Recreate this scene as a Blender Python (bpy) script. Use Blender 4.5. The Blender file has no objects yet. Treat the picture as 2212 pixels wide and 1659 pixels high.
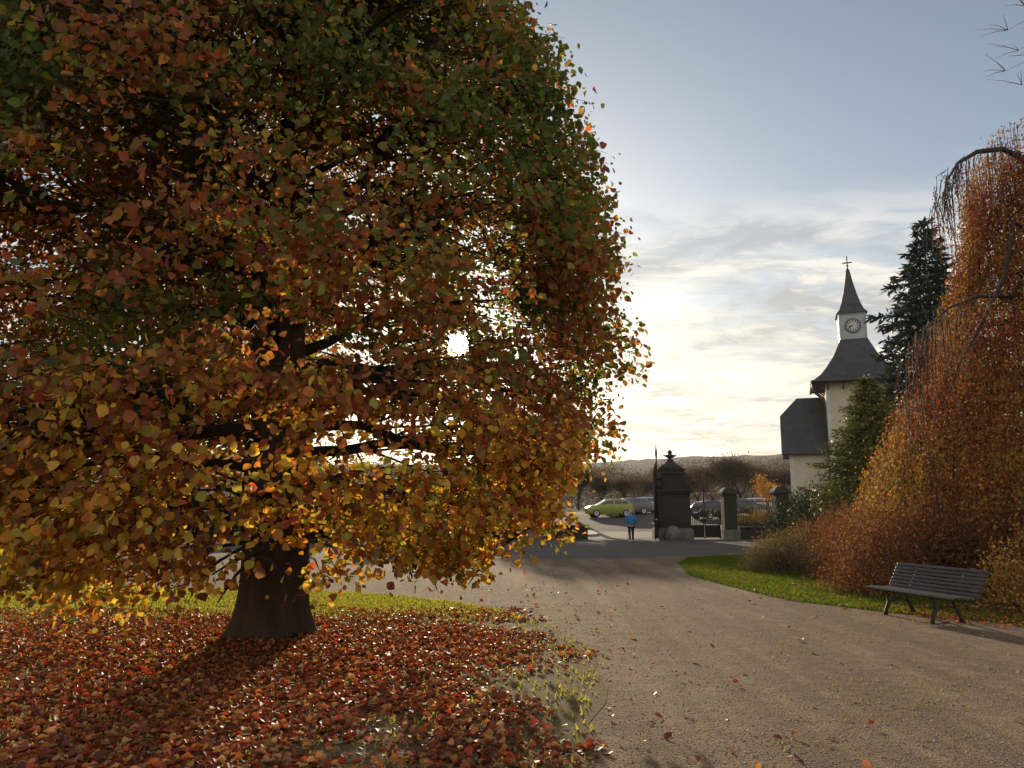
import bpy, math, random
import numpy as np
from mathutils import Vector, Matrix
random.seed(7)
rng = np.random.default_rng(11)
R = math.radians
sc = bpy.context.scene

# ------------------------------------------------------------------ camera
PITCH = R(9.46); FPX = 1650.0; CAMZ = 1.6
cd = bpy.data.cameras.new('camera'); cam = bpy.data.objects.new('camera', cd)
sc.collection.objects.link(cam); sc.camera = cam
cam.location = (0, 0, CAMZ); cam.rotation_euler = (R(90) + PITCH, 0, 0)
cd.sensor_width = 36; cd.lens = 36 * FPX / 2212; cd.clip_start = .05; cd.clip_end = 5000
CP, SP = math.cos(PITCH), math.sin(PITCH)

# ------------------------------------------------------------------ sun and sky
SAZ, SEL = R(-4.11), R(12.46)
SDIR = Vector((math.sin(SAZ) * math.cos(SEL), math.cos(SAZ) * math.cos(SEL), math.sin(SEL)))
ld = bpy.data.lights.new('sun', 'SUN'); ld.energy = 5.0; ld.angle = R(.5); ld.color = (1, .80, .56)
sun = bpy.data.objects.new('sun', ld); sc.collection.objects.link(sun)
sun.rotation_euler = SDIR.to_track_quat('Z', 'Y').to_euler()
sc.view_settings.view_transform = 'Standard'; sc.view_settings.look = 'None'
sc.view_settings.exposure = 0.30; sc.view_settings.gamma = 1
SKY_STRENGTH = .09

w = bpy.data.worlds.new('World'); sc.world = w; w.use_nodes = True
nt = w.node_tree; nt.nodes.clear()
def N(t, ty, **kw):
    n = t.nodes.new(ty)
    for k, v in kw.items():
        if k.startswith('i_'): n.inputs[int(k[2:]) if k[2:].isdigit() else k[2:]].default_value = v
        else: setattr(n, k, v)
    return n
def MT(t, op, a, b=None, c=None, clamp=False):
    n = t.nodes.new('ShaderNodeMath'); n.operation = op; n.use_clamp = clamp
    for i, x in enumerate((a, b, c)):
        if x is None: continue
        if isinstance(x, (int, float)): n.inputs[i].default_value = x
        else: t.links.new(x, n.inputs[i])
    return n.outputs[0]
def MX(t, f, a, b, bt='MIX'):
    n = t.nodes.new('ShaderNodeMix'); n.data_type = 'RGBA'; n.blend_type = bt
    for i, x in ((0, f), (6, a), (7, b)):
        if isinstance(x, (int, float)): n.inputs[i].default_value = x
        elif isinstance(x, tuple): n.inputs[i].default_value = (*x[:3], 1)
        else: t.links.new(x, n.inputs[i])
    return n.outputs[2]
def RAMP(t, x, stops):
    n = t.nodes.new('ShaderNodeValToRGB'); e = n.color_ramp.elements
    while len(e) < len(stops): e.new(.5)
    for i, (p, c) in enumerate(stops):
        e[i].position = p; e[i].color = (c, c, c, 1) if isinstance(c, (int, float)) else (*c, 1)
    t.links.new(x, n.inputs[0]); return n.outputs[0]
def NOISE(t, vec, scale, detail=4, rough=.5, dist=0):
    n = N(t, 'ShaderNodeTexNoise'); n.inputs['Scale'].default_value = scale; n.inputs['Detail'].default_value = detail
    n.inputs['Roughness'].default_value = rough; n.inputs['Distortion'].default_value = dist
    if vec is not None: t.links.new(vec, n.inputs['Vector'])
    return n.outputs[0]

sky = N(nt, 'ShaderNodeTexSky', sky_type='NISHITA', sun_disc=False)
sky.sun_elevation = SEL; sky.sun_rotation = SAZ; sky.altitude = 200; sky.air_density = 1.0; sky.dust_density = 1.0; sky.ozone_density = 1.2
tc = N(nt, 'ShaderNodeTexCoord'); sep = N(nt, 'ShaderNodeSeparateXYZ'); nt.links.new(tc.outputs['Generated'], sep.inputs[0])
dx, dy, dz = sep.outputs
el = MT(nt, 'ARCSINE', dz)                                    # elevation in radians
zz = MT(nt, 'ADD', MT(nt, 'MAXIMUM', dz, 0.0), .10)
cmb = N(nt, 'ShaderNodeCombineXYZ')
nt.links.new(MT(nt, 'DIVIDE', dx, zz), cmb.inputs[0]); nt.links.new(MT(nt, 'DIVIDE', dy, zz), cmb.inputs[1])
mp = N(nt, 'ShaderNodeMapping'); mp.inputs['Scale'].default_value = (1.0, 1.5, 1); mp.inputs['Rotation'].default_value = (0, 0, R(12)); mp.inputs['Location'].default_value = (7.4, 4.2, .6)
nt.links.new(cmb.outputs[0], mp.inputs[0])
n1 = NOISE(nt, mp.outputs[0], 1.2, 8, .62, .25)
n2 = NOISE(nt, mp.outputs[0], 2.9, 8, .62, .9)
cover = RAMP(nt, el, [(0.0, 1.0), (.25, 1.0), (.33, .75), (.395, .0)])
# edge of the bank is wavy: shift the elevation by noise
el2 = MT(nt, 'ADD', el, MT(nt, 'MULTIPLY', MT(nt, 'SUBTRACT', n1, .5), .22))
cover = RAMP(nt, el2, [(0.0, .9), (.30, .9), (.345, .62), (.40, .0)])
mask = MT(nt, 'MULTIPLY', cover, RAMP(nt, n2, [(.34, .30), (.52, 1.0)]))
skc = N(nt, 'ShaderNodeMix'); skc = MX(nt, 1.0, sky.outputs[0], (SKY_STRENGTH,) * 3, 'MULTIPLY')
hsv = N(nt, 'ShaderNodeHueSaturation'); hsv.inputs['Saturation'].default_value = .72; nt.links.new(skc, hsv.inputs['Color']); skc = MX(nt, 1.0, hsv.outputs[0], (.97, 1.03, 1.09), 'MULTIPLY')
streak = RAMP(nt, MT(nt, 'ADD', MT(nt, 'MULTIPLY', n1, .7), MT(nt, 'MULTIPLY', n2, .3)), [(.45, .0), (.54, 1.0)])
low = RAMP(nt, el, [(.03, 1.0), (.36, .0)])
cl_hi = MX(nt, low, (.81, .78, .71), (.94, .83, .60))
cl_lo = MX(nt, low, (.38, .41, .44), (.52, .45, .35))
cloudc = MX(nt, streak, cl_lo, cl_hi)
c1 = MX(nt, MT(nt, 'MULTIPLY', mask, .93), skc, cloudc)
# unseen white cloud added behind the camera as fill light for the leaves
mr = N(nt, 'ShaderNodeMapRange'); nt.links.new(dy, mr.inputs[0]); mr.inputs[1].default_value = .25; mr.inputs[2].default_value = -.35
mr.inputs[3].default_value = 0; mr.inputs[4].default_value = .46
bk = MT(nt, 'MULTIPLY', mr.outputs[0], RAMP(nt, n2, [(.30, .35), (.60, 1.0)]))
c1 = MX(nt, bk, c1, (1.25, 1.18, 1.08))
# aureole and disc of the sun
vm = N(nt, 'ShaderNodeVectorMath', operation='DOT_PRODUCT'); nt.links.new(tc.outputs['Generated'], vm.inputs[0]); vm.inputs[1].default_value = SDIR
ang = MT(nt, 'ARCCOSINE', MT(nt, 'MINIMUM', vm.outputs['Value'], .9999999))
disc = RAMP(nt, MT(nt, 'MULTIPLY', ang, 14), [(.14, 1.0), (.26, .0)])
glow = MT(nt, 'EXPONENT', MT(nt, 'MULTIPLY', ang, -14))
wide = MT(nt, 'EXPONENT', MT(nt, 'MULTIPLY', ang, -3.2))
g = MT(nt, 'ADD', MT(nt, 'MULTIPLY', disc, 14), MT(nt, 'ADD', MT(nt, 'MULTIPLY', glow, .6), MT(nt, 'MULTIPLY', wide, .09)))
gc = N(nt, 'ShaderNodeVectorMath', operation='SCALE'); gc.inputs[0].default_value = (1, .88, .66); nt.links.new(g, gc.inputs['Scale'])
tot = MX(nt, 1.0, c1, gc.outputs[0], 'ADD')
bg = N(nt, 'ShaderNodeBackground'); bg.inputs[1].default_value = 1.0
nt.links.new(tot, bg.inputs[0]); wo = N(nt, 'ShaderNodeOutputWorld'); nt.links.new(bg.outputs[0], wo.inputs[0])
w.cycles.sampling_method = 'MANUAL'; w.cycles.sample_map_resolution = 1024

cy = sc.cycles
cy.use_denoising = True; cy.max_bounces = 7; cy.diffuse_bounces = 4; cy.glossy_bounces = 2; cy.transmission_bounces = 4; cy.transparent_max_bounces = 4
cy.sample_clamp_indirect = 6; cy.caustics_reflective = False; cy.caustics_refractive = False

# ------------------------------------------------------------------ helpers
C = sc.collection
def P(u, v, y):
    """world point at distance y ahead, from a place in the 2212x1659 photograph"""
    a = (u - 1106) / FPX; b = (829.5 - v) / FPX
    d = (a, CP - b * SP, SP + b * CP); t = y / d[1]
    return Vector((d[0] * t, y, CAMZ + d[2] * t))
def G(u, v, z=0):
    a = (u - 1106) / FPX; b = (829.5 - v) / FPX
    d = (a, CP - b * SP, SP + b * CP); t = (z - CAMZ) / d[2]
    return Vector((d[0] * t, d[1] * t, z))
def tag(o, label=None, cat=None, group=None, kind=None):
    if label: o['label'] = label
    if cat: o['category'] = cat
    if group: o['group'] = group
    if kind: o['kind'] = kind
    return o
def empty(name, loc, rz=0):
    o = bpy.data.objects.new(name, None); C.objects.link(o); o.location = loc; o.rotation_euler = (0, 0, rz)
    o.empty_display_size = .2; return o
def thing(name, label, cat, loc=(0, 0, 0), rz=0, group=None):
    return tag(empty(name, loc, rz), label, cat, group)
def children(o): return [c for c in bpy.data.objects if c.parent == o]
def copy_tree(o, parent=None):
    c = o.copy(); C.objects.link(c)
    if parent: c.parent = parent
    for ch in children(o): copy_tree(ch, c)
    return c
def link_mesh(name, me, mat, parent=None):
    o = bpy.data.objects.new(name, me); C.objects.link(o)
    for m in (mat if isinstance(mat, (list, tuple)) else [mat]): me.materials.append(m)
    if parent: o.parent = parent
    return o

class MB:
    def __init__(s): s.v = []; s.f = []; s.sm = []
    def add(s, vs, fs, smooth=False):
        o = len(s.v); s.v += [tuple(v) for v in vs]; s.f += [tuple(i + o for i in f) for f in fs]; s.sm += [smooth] * len(fs); return s
    def box(s, x0, y0, z0, x1, y1, z1, M=None):
        vs = [Vector((x, y, z)) for x in (x0, x1) for y in (y0, y1) for z in (z0, z1)]
        if M: vs = [M @ v for v in vs]
        return s.add(vs, [(0, 1, 3, 2), (4, 6, 7, 5), (0, 4, 5, 1), (2, 3, 7, 6), (0, 2, 6, 4), (1, 5, 7, 3)])
    def bar(s, a, b, wx, wz, up=(0, 0, 1)):
        a, b = Vector(a), Vector(b); d = (b - a).normalized(); x = d.cross(Vector(up))
        if x.length < 1e-4: x = d.cross(Vector((0, 1, 0)))
        x.normalize(); z = x.cross(d)
        vs = [p + x * i * wx / 2 + z * j * wz / 2 for p in (a, b) for i, j in ((-1, -1), (1, -1), (1, 1), (-1, 1))]
        return s.add(vs, [(3, 2, 1, 0), (4, 5, 6, 7), (0, 1, 5, 4), (1, 2, 6, 5), (2, 3, 7, 6), (3, 0, 4, 7)])
    def tube(s, pts, rad, n=8, cap=True, smooth=True):
        pts = [Vector(p) for p in pts]; rr = rad if isinstance(rad, (list, tuple)) else [rad] * len(pts)
        vs = []; fs = []; pu = None
        for i, p in enumerate(pts):
            d = (pts[min(i + 1, len(pts) - 1)] - pts[max(i - 1, 0)]).normalized()
            if pu is None: pu = d.orthogonal().normalized()
            u = (pu - d * pu.dot(d));  u = u.normalized() if u.length > 1e-5 else d.orthogonal().normalized(); pu = u; q = d.cross(u)
            for k in range(n):
                a = 2 * math.pi * k / n; vs.append(p + (u * math.cos(a) + q * math.sin(a)) * rr[i])
        for i in range(len(pts) - 1):
            for k in range(n):
                k2 = (k + 1) % n; fs.append((i * n + k, i * n + k2, (i + 1) * n + k2, (i + 1) * n + k))
        if cap: fs.append(tuple(range(n))[::-1]); fs.append(tuple((len(pts) - 1) * n + k for k in range(n)))
        return s.add(vs, fs, smooth)
    def rings(s, rings, smooth=False, cap=True):
        n = len(rings[0]); vs = [v for r in rings for v in r]; fs = []
        for i in range(len(rings) - 1):
            for k in range(n):
                k2 = (k + 1) % n; fs.append((i * n + k, i * n + k2, (i + 1) * n + k2, (i + 1) * n + k))
        if cap: fs.append(tuple(range(n))[::-1]); fs.append(tuple((len(rings) - 1) * n + k for k in range(n)))
        return s.add(vs, fs, smooth)
    def lathe(s, prof, c=(0, 0, 0), n=16, sq=False, smooth=True):
        c = Vector(c); rg = []
        for r, z in prof:
            if sq: rg.append([c + Vector((i * r, j * r, z)) for i, j in ((-1, -1), (1, -1), (1, 1), (-1, 1))])
            else: rg.append([c + Vector((r * math.cos(2 * math.pi * k / n), r * math.sin(2 * math.pi * k / n), z)) for k in range(n)])
        return s.rings(rg, smooth and not sq)
    def build(s, name, mat, parent=None, bevel=0):
        me = bpy.data.meshes.new(name); me.from_pydata(s.v, [], s.f); me.polygons.foreach_set('use_smooth', s.sm); me.update()
        o = link_mesh(name, me, mat, parent)
        if bevel:
            b = o.modifiers.new('bevel', 'BEVEL'); b.width = bevel; b.segments = 2; b.limit_method = 'ANGLE'
        return o

def np_mesh(name, verts, faces_n, loops, mat, parent=None, col=None, smooth=False):
    """verts (N,3); faces all with faces_n corners; loops flat index array; col (N,3) vertex colours"""
    me = bpy.data.meshes.new(name); nv = len(verts); nl = len(loops); nf = nl // faces_n
    me.vertices.add(nv); me.vertices.foreach_set('co', np.ascontiguousarray(verts, dtype=np.float32).ravel())
    me.loops.add(nl); me.loops.foreach_set('vertex_index', np.ascontiguousarray(loops, dtype=np.int32))
    me.polygons.add(nf); me.polygons.foreach_set('loop_start', np.arange(nf, dtype=np.int32) * faces_n)
    if smooth: me.polygons.foreach_set('use_smooth', np.ones(nf, dtype=bool))
    me.update(calc_edges=True)
    if col is not None:
        a = me.color_attributes.new('Col', 'FLOAT_COLOR', 'POINT')
        c4 = np.ones((nv, 4), dtype=np.float32); c4[:, :3] = col; a.data.foreach_set('color', c4.ravel())
    return link_mesh(name, me, mat, parent)

def hash3(i, j, k, seed):
    h = (i * 374761393 + j * 668265263 + k * 2147483647 + seed * 1274126177) & 0xffffffff
    h = ((h ^ (h >> 13)) * 1274126177) & 0xffffffff
    return ((h ^ (h >> 16)) & 0xffff) / 65535.0
def vnoise(p, seed=0):
    p = np.asarray(p, dtype=float); i = np.floor(p).astype(np.int64); f = p - i; f = f * f * (3 - 2 * f)
    r = 0
    for a in (0, 1):
        for b in (0, 1):
            for c in (0, 1):
                wgt = (f[:, 0] if a else 1 - f[:, 0]) * (f[:, 1] if b else 1 - f[:, 1]) * (f[:, 2] if c else 1 - f[:, 2])
                r = r + wgt * hash3(i[:, 0] + a, i[:, 1] + b, i[:, 2] + c, seed)
    return r
def fnoise(p, seed=0):
    p = np.asarray(p, dtype=float); return (vnoise(p, seed) + .5 * vnoise(p * 2.1, seed + 1) + .25 * vnoise(p * 4.3, seed + 2)) / 1.75
def nrm(a): return a / (np.linalg.norm(a, axis=1, keepdims=True) + 1e-9)

LEAF8 = np.array([(0, 0, 0), (.22, -.36, .06), (.52, -.45, .09), (.82, -.22, .04), (1.0, 0, -.06), (.82, .22, .04), (.52, .45, .09), (.22, .36, .06)])
LEAF6 = np.array([(0, 0, 0), (.3, -.40, .07), (.72, -.34, .06), (1.0, 0, -.05), (.72, .34, .06), (.3, .40, .07)])
LEAF4 = np.array([(0, 0, 0), (.5, -.36, .05), (1.0, 0, 0), (.5, .36, .05)])
BLADE = np.array([(0, -.5, 0), (0, .5, 0), (1, .12, .0), (1, -.12, 0)])
def leaves(name, pos, t, n, size, width, col, mat, parent, shape=LEAF8, curl=None):
    """one mesh of leaves: base at pos, tip along t, face normal about n"""
    t = nrm(t); b = nrm(np.cross(n, t)); n = np.cross(t, b); k = len(shape)
    sh = np.repeat(shape[None], len(pos), 0)
    if curl is not None: sh = sh.copy(); sh[:, :, 2] += curl[:, None] * (sh[:, :, 1] ** 2 * 4 + (sh[:, :, 0] - .5) ** 2 * 1.5)
    V = pos[:, None] + size[:, None, None] * (sh[:, :, 0:1] * t[:, None] + sh[:, :, 1:2] * width[:, None, None] * b[:, None] + sh[:, :, 2:3] * n[:, None])
    off = np.arange(len(pos))[:, None] * k
    if k == 8: fc = np.array([0, 1, 2, 3, 4, 0, 4, 5, 6, 7]); fn = 5
    elif k == 6: fc = np.array([0, 1, 2, 3, 0, 3, 4, 5]); fn = 4
    else: fc = np.array([0, 1, 2, 3]); fn = 4
    return np_mesh(name, V.reshape(-1, 3), fn, (off + fc[None]).ravel(), mat, parent, np.repeat(col, k, 0))
def palette(pal, n, pick=None):
    pal = np.array(pal); 
    if pick is None: pick = rng.random(n)
    idx = np.clip((pick * len(pal)).astype(int), 0, len(pal) - 1)
    c = pal[idx]; return np.clip(c * rng.uniform(.7, 1.3, (n, 1)) * rng.uniform(.9, 1.1, (n, 3)), 0, 1)

# ------------------------------------------------------------------ materials
def newmat(name):
    m = bpy.data.materials.new(name); m.use_nodes = True; t = m.node_tree; t.nodes.clear()
    out = N(t, 'ShaderNodeOutputMaterial'); return m, t, out
def bump(t, h, dist, strength=1):
    b = N(t, 'ShaderNodeBump'); b.inputs['Distance'].default_value = dist; b.inputs['Strength'].default_value = strength; t.links.new(h, b.inputs['Height']); return b.outputs[0]
def mat(name, c1, c2=None, scale=3, rough=.7, metal=0, bmp=0, bscale=30, detail=5, stretch=None, emis=0, spec=.4, c3=None):
    m, t, out = newmat(name); p = N(t, 'ShaderNodeBsdfPrincipled'); t.links.new(p.outputs[0], out.inputs[0])
    p.inputs['Roughness'].default_value = rough; p.inputs['Metallic'].default_value = metal; p.inputs['Specular IOR Level'].default_value = spec
    tcn = N(t, 'ShaderNodeTexCoord'); vec = tcn.outputs['Object']
    if stretch:
        mpn = N(t, 'ShaderNodeMapping'); mpn.inputs['Scale'].default_value = stretch; t.links.new(vec, mpn.inputs[0]); vec = mpn.outputs[0]
    c2 = c2 or tuple(x * .75 for x in c1)
    nz = NOISE(t, vec, scale, detail, .6)
    col = MX(t, RAMP(t, nz, [(.35, 0.0), (.65, 1.0)]), c1, c2)
    if c3: col = MX(t, RAMP(t, NOISE(t, vec, scale * 7.3, 3, .6), [(.45, 0.0), (.7, .7)]), col, c3)
    t.links.new(col, p.inputs['Base Color'])
    if bmp: t.links.new(bump(t, NOISE(t, vec, bscale, 5, .65), bmp), p.inputs['Normal'])
    return m
def leafmat(name, trans=.45, rough=.45, spec=.4, tint=(1.0, .95, .6), gain=1.6):
    m, t, out = newmat(name); a = N(t, 'ShaderNodeVertexColor'); a.layer_name = 'Col'
    p = N(t, 'ShaderNodeBsdfPrincipled'); p.inputs['Roughness'].default_value = rough; p.inputs['Specular IOR Level'].default_value = spec
    t.links.new(a.outputs[0], p.inputs['Base Color'])
    tr = N(t, 'ShaderNodeBsdfTranslucent'); tcg = MX(t, 1.0, a.outputs[0], tuple(x * gain for x in tint), 'MULTIPLY')
    t.links.new(tcg, tr.inputs[0]); mx = N(t, 'ShaderNodeMixShader'); mx.inputs[0].default_value = trans
    t.links.new(p.outputs[0], mx.inputs[1]); t.links.new(tr.outputs[0], mx.inputs[2]); t.links.new(mx.outputs[0], out.inputs[0])
    return m

M = {}
M['leaf'] = leafmat('autumn_leaf', .5, .5, .25, (1.0, .92, .5), 2.1)
M['copper_leaf'] = leafmat('copper_leaf', .38, .65, .1, (1.0, .85, .5), 1.15)
M['litter'] = leafmat('fallen_leaf', .32, .55, .22, (1.0, .75, .45), 1.3)
M['needle'] = leafmat('needles', .12, .5, .25, (.9, 1.0, .6), 1.2)
M['grass'] = leafmat('grass_blade', .45, .75, .1, (1.0, 1.0, .45), 1.8)
M['bark'] = mat('bark', (.10, .062, .038), (.045, .030, .020), 6, .9, bmp=.06, bscale=9, stretch=(1, 1, .16), c3=(.04, .035, .02))
M['twig'] = mat('twig_bark', (.045, .034, .026), (.025, .019, .015), 9, .9)
M['greybark'] = mat('grey_bark', (.16, .14, .12), (.08, .065, .055), 4, .85, bmp=.02, bscale=12)
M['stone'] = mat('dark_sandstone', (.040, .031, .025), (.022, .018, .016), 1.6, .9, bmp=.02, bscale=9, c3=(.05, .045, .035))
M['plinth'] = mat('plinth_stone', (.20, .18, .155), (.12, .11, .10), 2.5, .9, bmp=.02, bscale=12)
M['iron'] = mat('wrought_iron', (.020, .020, .022), (.035, .028, .024), 8, .55, metal=.3)
M['plaster'] = mat('cream_plaster', (.62, .54, .38), (.52, .45, .32), .7, .9, bmp=.004, bscale=40, c3=(.48, .43, .33))
M['trim'] = mat('pale_trim', (.62, .60, .54), (.5, .48, .43), 2, .7)
M['zinc'] = mat('zinc_sheet', (.34, .36, .38), (.26, .28, .30), 3, .5, metal=.2)
M['white'] = mat('white_enamel', (.50, .49, .46), (.42, .41, .39), 3, .5)
M['gutter'] = mat('gutter_metal', (.10, .085, .07), (.06, .05, .045), 5, .5, metal=.4)
M['benchwood'] = mat('bench_wood', (.058, .044, .040), (.034, .026, .024), 6, .45, bmp=.004, bscale=30, stretch=(.25, 3, 3), c3=(.075, .066, .07))
M['benchiron'] = mat('bench_cast_iron', (.045, .036, .022), (.03, .026, .018), 12, .6, metal=.2, bmp=.004, bscale=50)
M['tyre'] = mat('rubber', (.02, .02, .02), (.03, .03, .03), 9, .85)
M['rim'] = mat('alloy_rim', (.55, .55, .56), (.45, .45, .46), 9, .3, metal=.8)
M['glass'] = mat('car_glass', (.03, .035, .04), (.045, .05, .055), 2, .06, spec=.9)
M['lamp_red'] = mat('tail_lamp_red', (.55, .02, .03), (.4, .01, .02), 8, .2)
M['lamp_clear'] = mat('headlamp_clear', (.7, .72, .75), (.6, .62, .65), 8, .1)
M['plate'] = mat('number_plate', (.75, .75, .72), (.7, .7, .68), 8, .4)
def paint(name, c): return mat(name, c, tuple(x * .85 for x in c), 2, .28, spec=.6)
M['slate'] = None
def slate():
    m, t, out = newmat('slate_shingles'); p = N(t, 'ShaderNodeBsdfPrincipled'); t.links.new(p.outputs[0], out.inputs[0]); p.inputs['Roughness'].default_value = .6
    tcn = N(t, 'ShaderNodeTexCoord'); mpn = N(t, 'ShaderNodeMapping'); mpn.inputs['Rotation'].default_value = (R(90), 0, 0); t.links.new(tcn.outputs['Object'], mpn.inputs[0])
    b = N(t, 'ShaderNodeTexBrick'); t.links.new(mpn.outputs[0], b.inputs[0])
    b.inputs['Color1'].default_value = (.028, .032, .040, 1); b.inputs['Color2'].default_value = (.05, .054, .064, 1); b.inputs['Mortar'].default_value = (.02, .02, .024, 1)
    b.inputs['Scale'].default_value = 1; b.inputs['Brick Width'].default_value = .3; b.inputs['Row Height'].default_value = .16; b.inputs['Mortar Size'].default_value = .012
    col = MX(t, RAMP(t, NOISE(t, tcn.outputs['Object'], 1.3, 5), [(.4, 0.0), (.7, .6)]), b.outputs[0], (.065, .06, .055))
    t.links.new(col, p.inputs['Base Color']); t.links.new(bump(t, b.outputs[1], -.02), p.inputs['Normal']); return m
M['slate'] = slate()

def groundmat(name, cols, scales, bmp, patch=None, tracks=None):
    """cols: base a, base b, grain light, grain dark"""
    m, t, out = newmat(name); p = N(t, 'ShaderNodeBsdfPrincipled'); t.links.new(p.outputs[0], out.inputs[0]); p.inputs['Roughness'].default_value = .95; p.inputs['Specular IOR Level'].default_value = .15
    v = N(t, 'ShaderNodeTexCoord').outputs['Object']
    big = NOISE(t, v, scales[0], 5, .6, .3); mid = NOISE(t, v, scales[1], 5, .65); fine = NOISE(t, v, scales[2], 3, .7)
    c = MX(t, RAMP(t, big, [(.42, 0.0), (.58, 1.0)]), cols[0], cols[1])
    c = MX(t, RAMP(t, mid, [(.42, 0.0), (.62, .75)]), c, cols[2])
    c = MX(t, RAMP(t, fine, [(.48, 0.0), (.66, .8)]), c, cols[3])
    if patch: c = MX(t, MT(t, 'MULTIPLY', RAMP(t, NOISE(t, v, patch[1], 6, .7, .4), [(patch[2], 0.0), (patch[2] + .12, 1.0)]), patch[3]), c, patch[0])
    if tracks:
        mpn = N(t, 'ShaderNodeMapping'); mpn.inputs['Rotation'].default_value = (0, 0, R(tracks)); mpn.inputs['Scale'].default_value = (1.5, .10, 1); t.links.new(v, mpn.inputs[0])
        c = MX(t, MT(t, 'MULTIPLY', RAMP(t, NOISE(t, mpn.outputs[0], 1.1, 4, .65, .6), [(.42, 0.0), (.58, 1.0)]), .62), c, tuple(q * .62 for q in cols[1]))
    t.links.new(c, p.inputs['Base Color'])
    vo = N(t, 'ShaderNodeTexVoronoi'); vo.inputs['Scale'].default_value = 60; t.links.new(v, vo.inputs['Vector'])
    h = MT(t, 'ADD', MT(t, 'MULTIPLY', mid, .9), MT(t, 'ADD', MT(t, 'MULTIPLY', fine, .22), MT(t, 'MULTIPLY', vo.outputs[0], -.25)))
    t.links.new(bump(t, h, bmp), p.inputs['Normal']); return m
M['gravel'] = groundmat('gravel', ((.235, .162, .098), (.172, .118, .072), (.30, .212, .132), (.098, .066, .042)), (.30, 3.6, 42), .026, ((.17, .165, .06), .5, .58, .4), tracks=-8)
M['soil'] = groundmat('meadow_soil', ((.12, .085, .045), (.14, .115, .045), (.16, .115, .06), (.055, .038, .022)), (.4, 6, 50), .03)
M['lawnsoil'] = groundmat('lawn_base', ((.045, .08, .012), (.06, .095, .015), (.08, .10, .02), (.03, .045, .01)), (.5, 6, 50), .03)
M['asphalt'] = groundmat('asphalt', ((.095, .088, .082), (.078, .073, .070), (.12, .108, .095), (.055, .05, .045)), (.3, 4, 60), .008, ((.14, .11, .08), .35, .55, .5))
M['paving'] = groundmat('pale_paving', ((.30, .27, .22), (.26, .235, .20), (.34, .30, .25), (.18, .16, .13)), (.3, 4, 60), .006)
M['kerbstone'] = mat('kerbstone', (.36, .34, .30), (.28, .26, .23), 3, .85)
M['paint'] = mat('road_marking', (.65, .64, .6), (.5, .49, .46), 6, .7)

# ------------------------------------------------------------------ ground
def H(x, y):
    x = np.asarray(x, float); y = np.asarray(y, float)
    h = np.interp(y, [47, 50, 66, 76, 120, 400], [0, .12, 1.22, 1.55, 1.9, 2.4])
    return h
def gauss(a): return np.exp(-a * a)
def ground_mesh():
    ys = np.concatenate([np.linspace(-60, 0, 9), np.linspace(1, 30, 59), np.linspace(31, 90, 60), np.linspace(95, 600, 30), np.array([800, 1200, 2000, 3000])])
    xs = np.concatenate([-np.array([2500, 1200, 600, 300, 160, 90, 60]), np.linspace(-40, 40, 81), np.array([60, 90, 160, 300, 600, 1200, 2500])])
    X, Y = np.meshgrid(xs, ys); Z = H(X, Y); V = np.stack([X, Y, Z], -1).reshape(-1, 3); nx = len(xs); ny = len(ys)
    i, j = np.meshgrid(np.arange(nx - 1), np.arange(ny - 1)); a = (j * nx + i).ravel()
    return np_mesh('ground', V, 4, np.stack([a, a + 1, a + nx + 1, a + nx], 1).ravel(), M['soil'], smooth=True)
tag(ground_mesh(), kind='structure')
def sheet(name, pts, dz, mat_, step=1.0, wob=0.0, kind='structure'):
    """polygon filled with a fan-free triangulated grid following the terrain"""
    from mathutils.geometry import delaunay_2d_cdt
    poly = []
    for i in range(len(pts)):
        a = Vector(pts[i][:2]); b = Vector(pts[(i + 1) % len(pts)][:2]); L = (b - a).length; n = max(1, int(L / step))
        for k in range(n):
            q = a.lerp(b, k / n)
            if wob: q = q + Vector((random.uniform(-wob, wob), random.uniform(-wob, wob)))
            poly.append(q)
    xs = [p.x for p in poly]; ys = [p.y for p in poly]; extra = []
    g = max(step * 1.5, (max(ys) - min(ys)) / 60)
    yy = min(ys)
    while yy < max(ys):
        xx = min(xs)
        while xx < max(xs):
            extra.append(Vector((xx + .013, yy + .017))); xx += g * 2
        yy += g
    n = len(poly)
    vs, es, fs, *_ = delaunay_2d_cdt(poly + extra, [(i, (i + 1) % n) for i in range(n)], [tuple(range(n))], 1, 1e-5)
    hz = H([v.x for v in vs], [v.y for v in vs])
    me = bpy.data.meshes.new(name); me.from_pydata([(v.x, v.y, float(h) + dz) for v, h in zip(vs, hz)], [], fs); me.update()
    # faces up
    if me.polygons and me.polygons[0].normal.z < 0: me.flip_normals()
    return tag(link_mesh(name, me, mat_), kind=kind)
LAWN_L = [(-20, 16.6), (-9, 16.8), (-6, 16.4), (-4, 15.9), (-2.4, 15.2), (-1.0, 14.0), (-.1, 12.8), (.45, 11.6), (.75, 10.4), (.95, 9.2), (.8, 7.4), (.55, 5.6), (.3, 3), (0, -5), (-20, -5)]
LAWN_R = [G(1465, 1217), G(1490, 1244), G(1560, 1264), G(1700, 1297), G(1820, 1312), G(1930, 1325), (7.0, 11.6), (7.6, 10.3), (11.0, 8.0), (24, 5), (30, 20), (24, 31.5), (9.5, 29.5), G(1540, 1202), G(1485, 1206)]
sheet('gravel_path', [(-40, -8), (30, -8), (30, 24), (24, 31), (8, 31), (4, 31), (-4, 32), (-14, 26), (-40, 26)], .004, M['gravel'], 2, .1)
sheet('asphalt_forecourt', [(-26, 29.5), (-6, 27.5), (1, 26.5), (5, 27.5), (8.5, 30.2), (22, 32.5), (26, 47), (-26, 47)], .008, M['asphalt'], .7, .35)
sheet('lawn', LAWN_L, .008, M['soil'], .5, .10)
sheet('lawn_strip', LAWN_R, .009, M['lawnsoil'], .3, .09)
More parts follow.
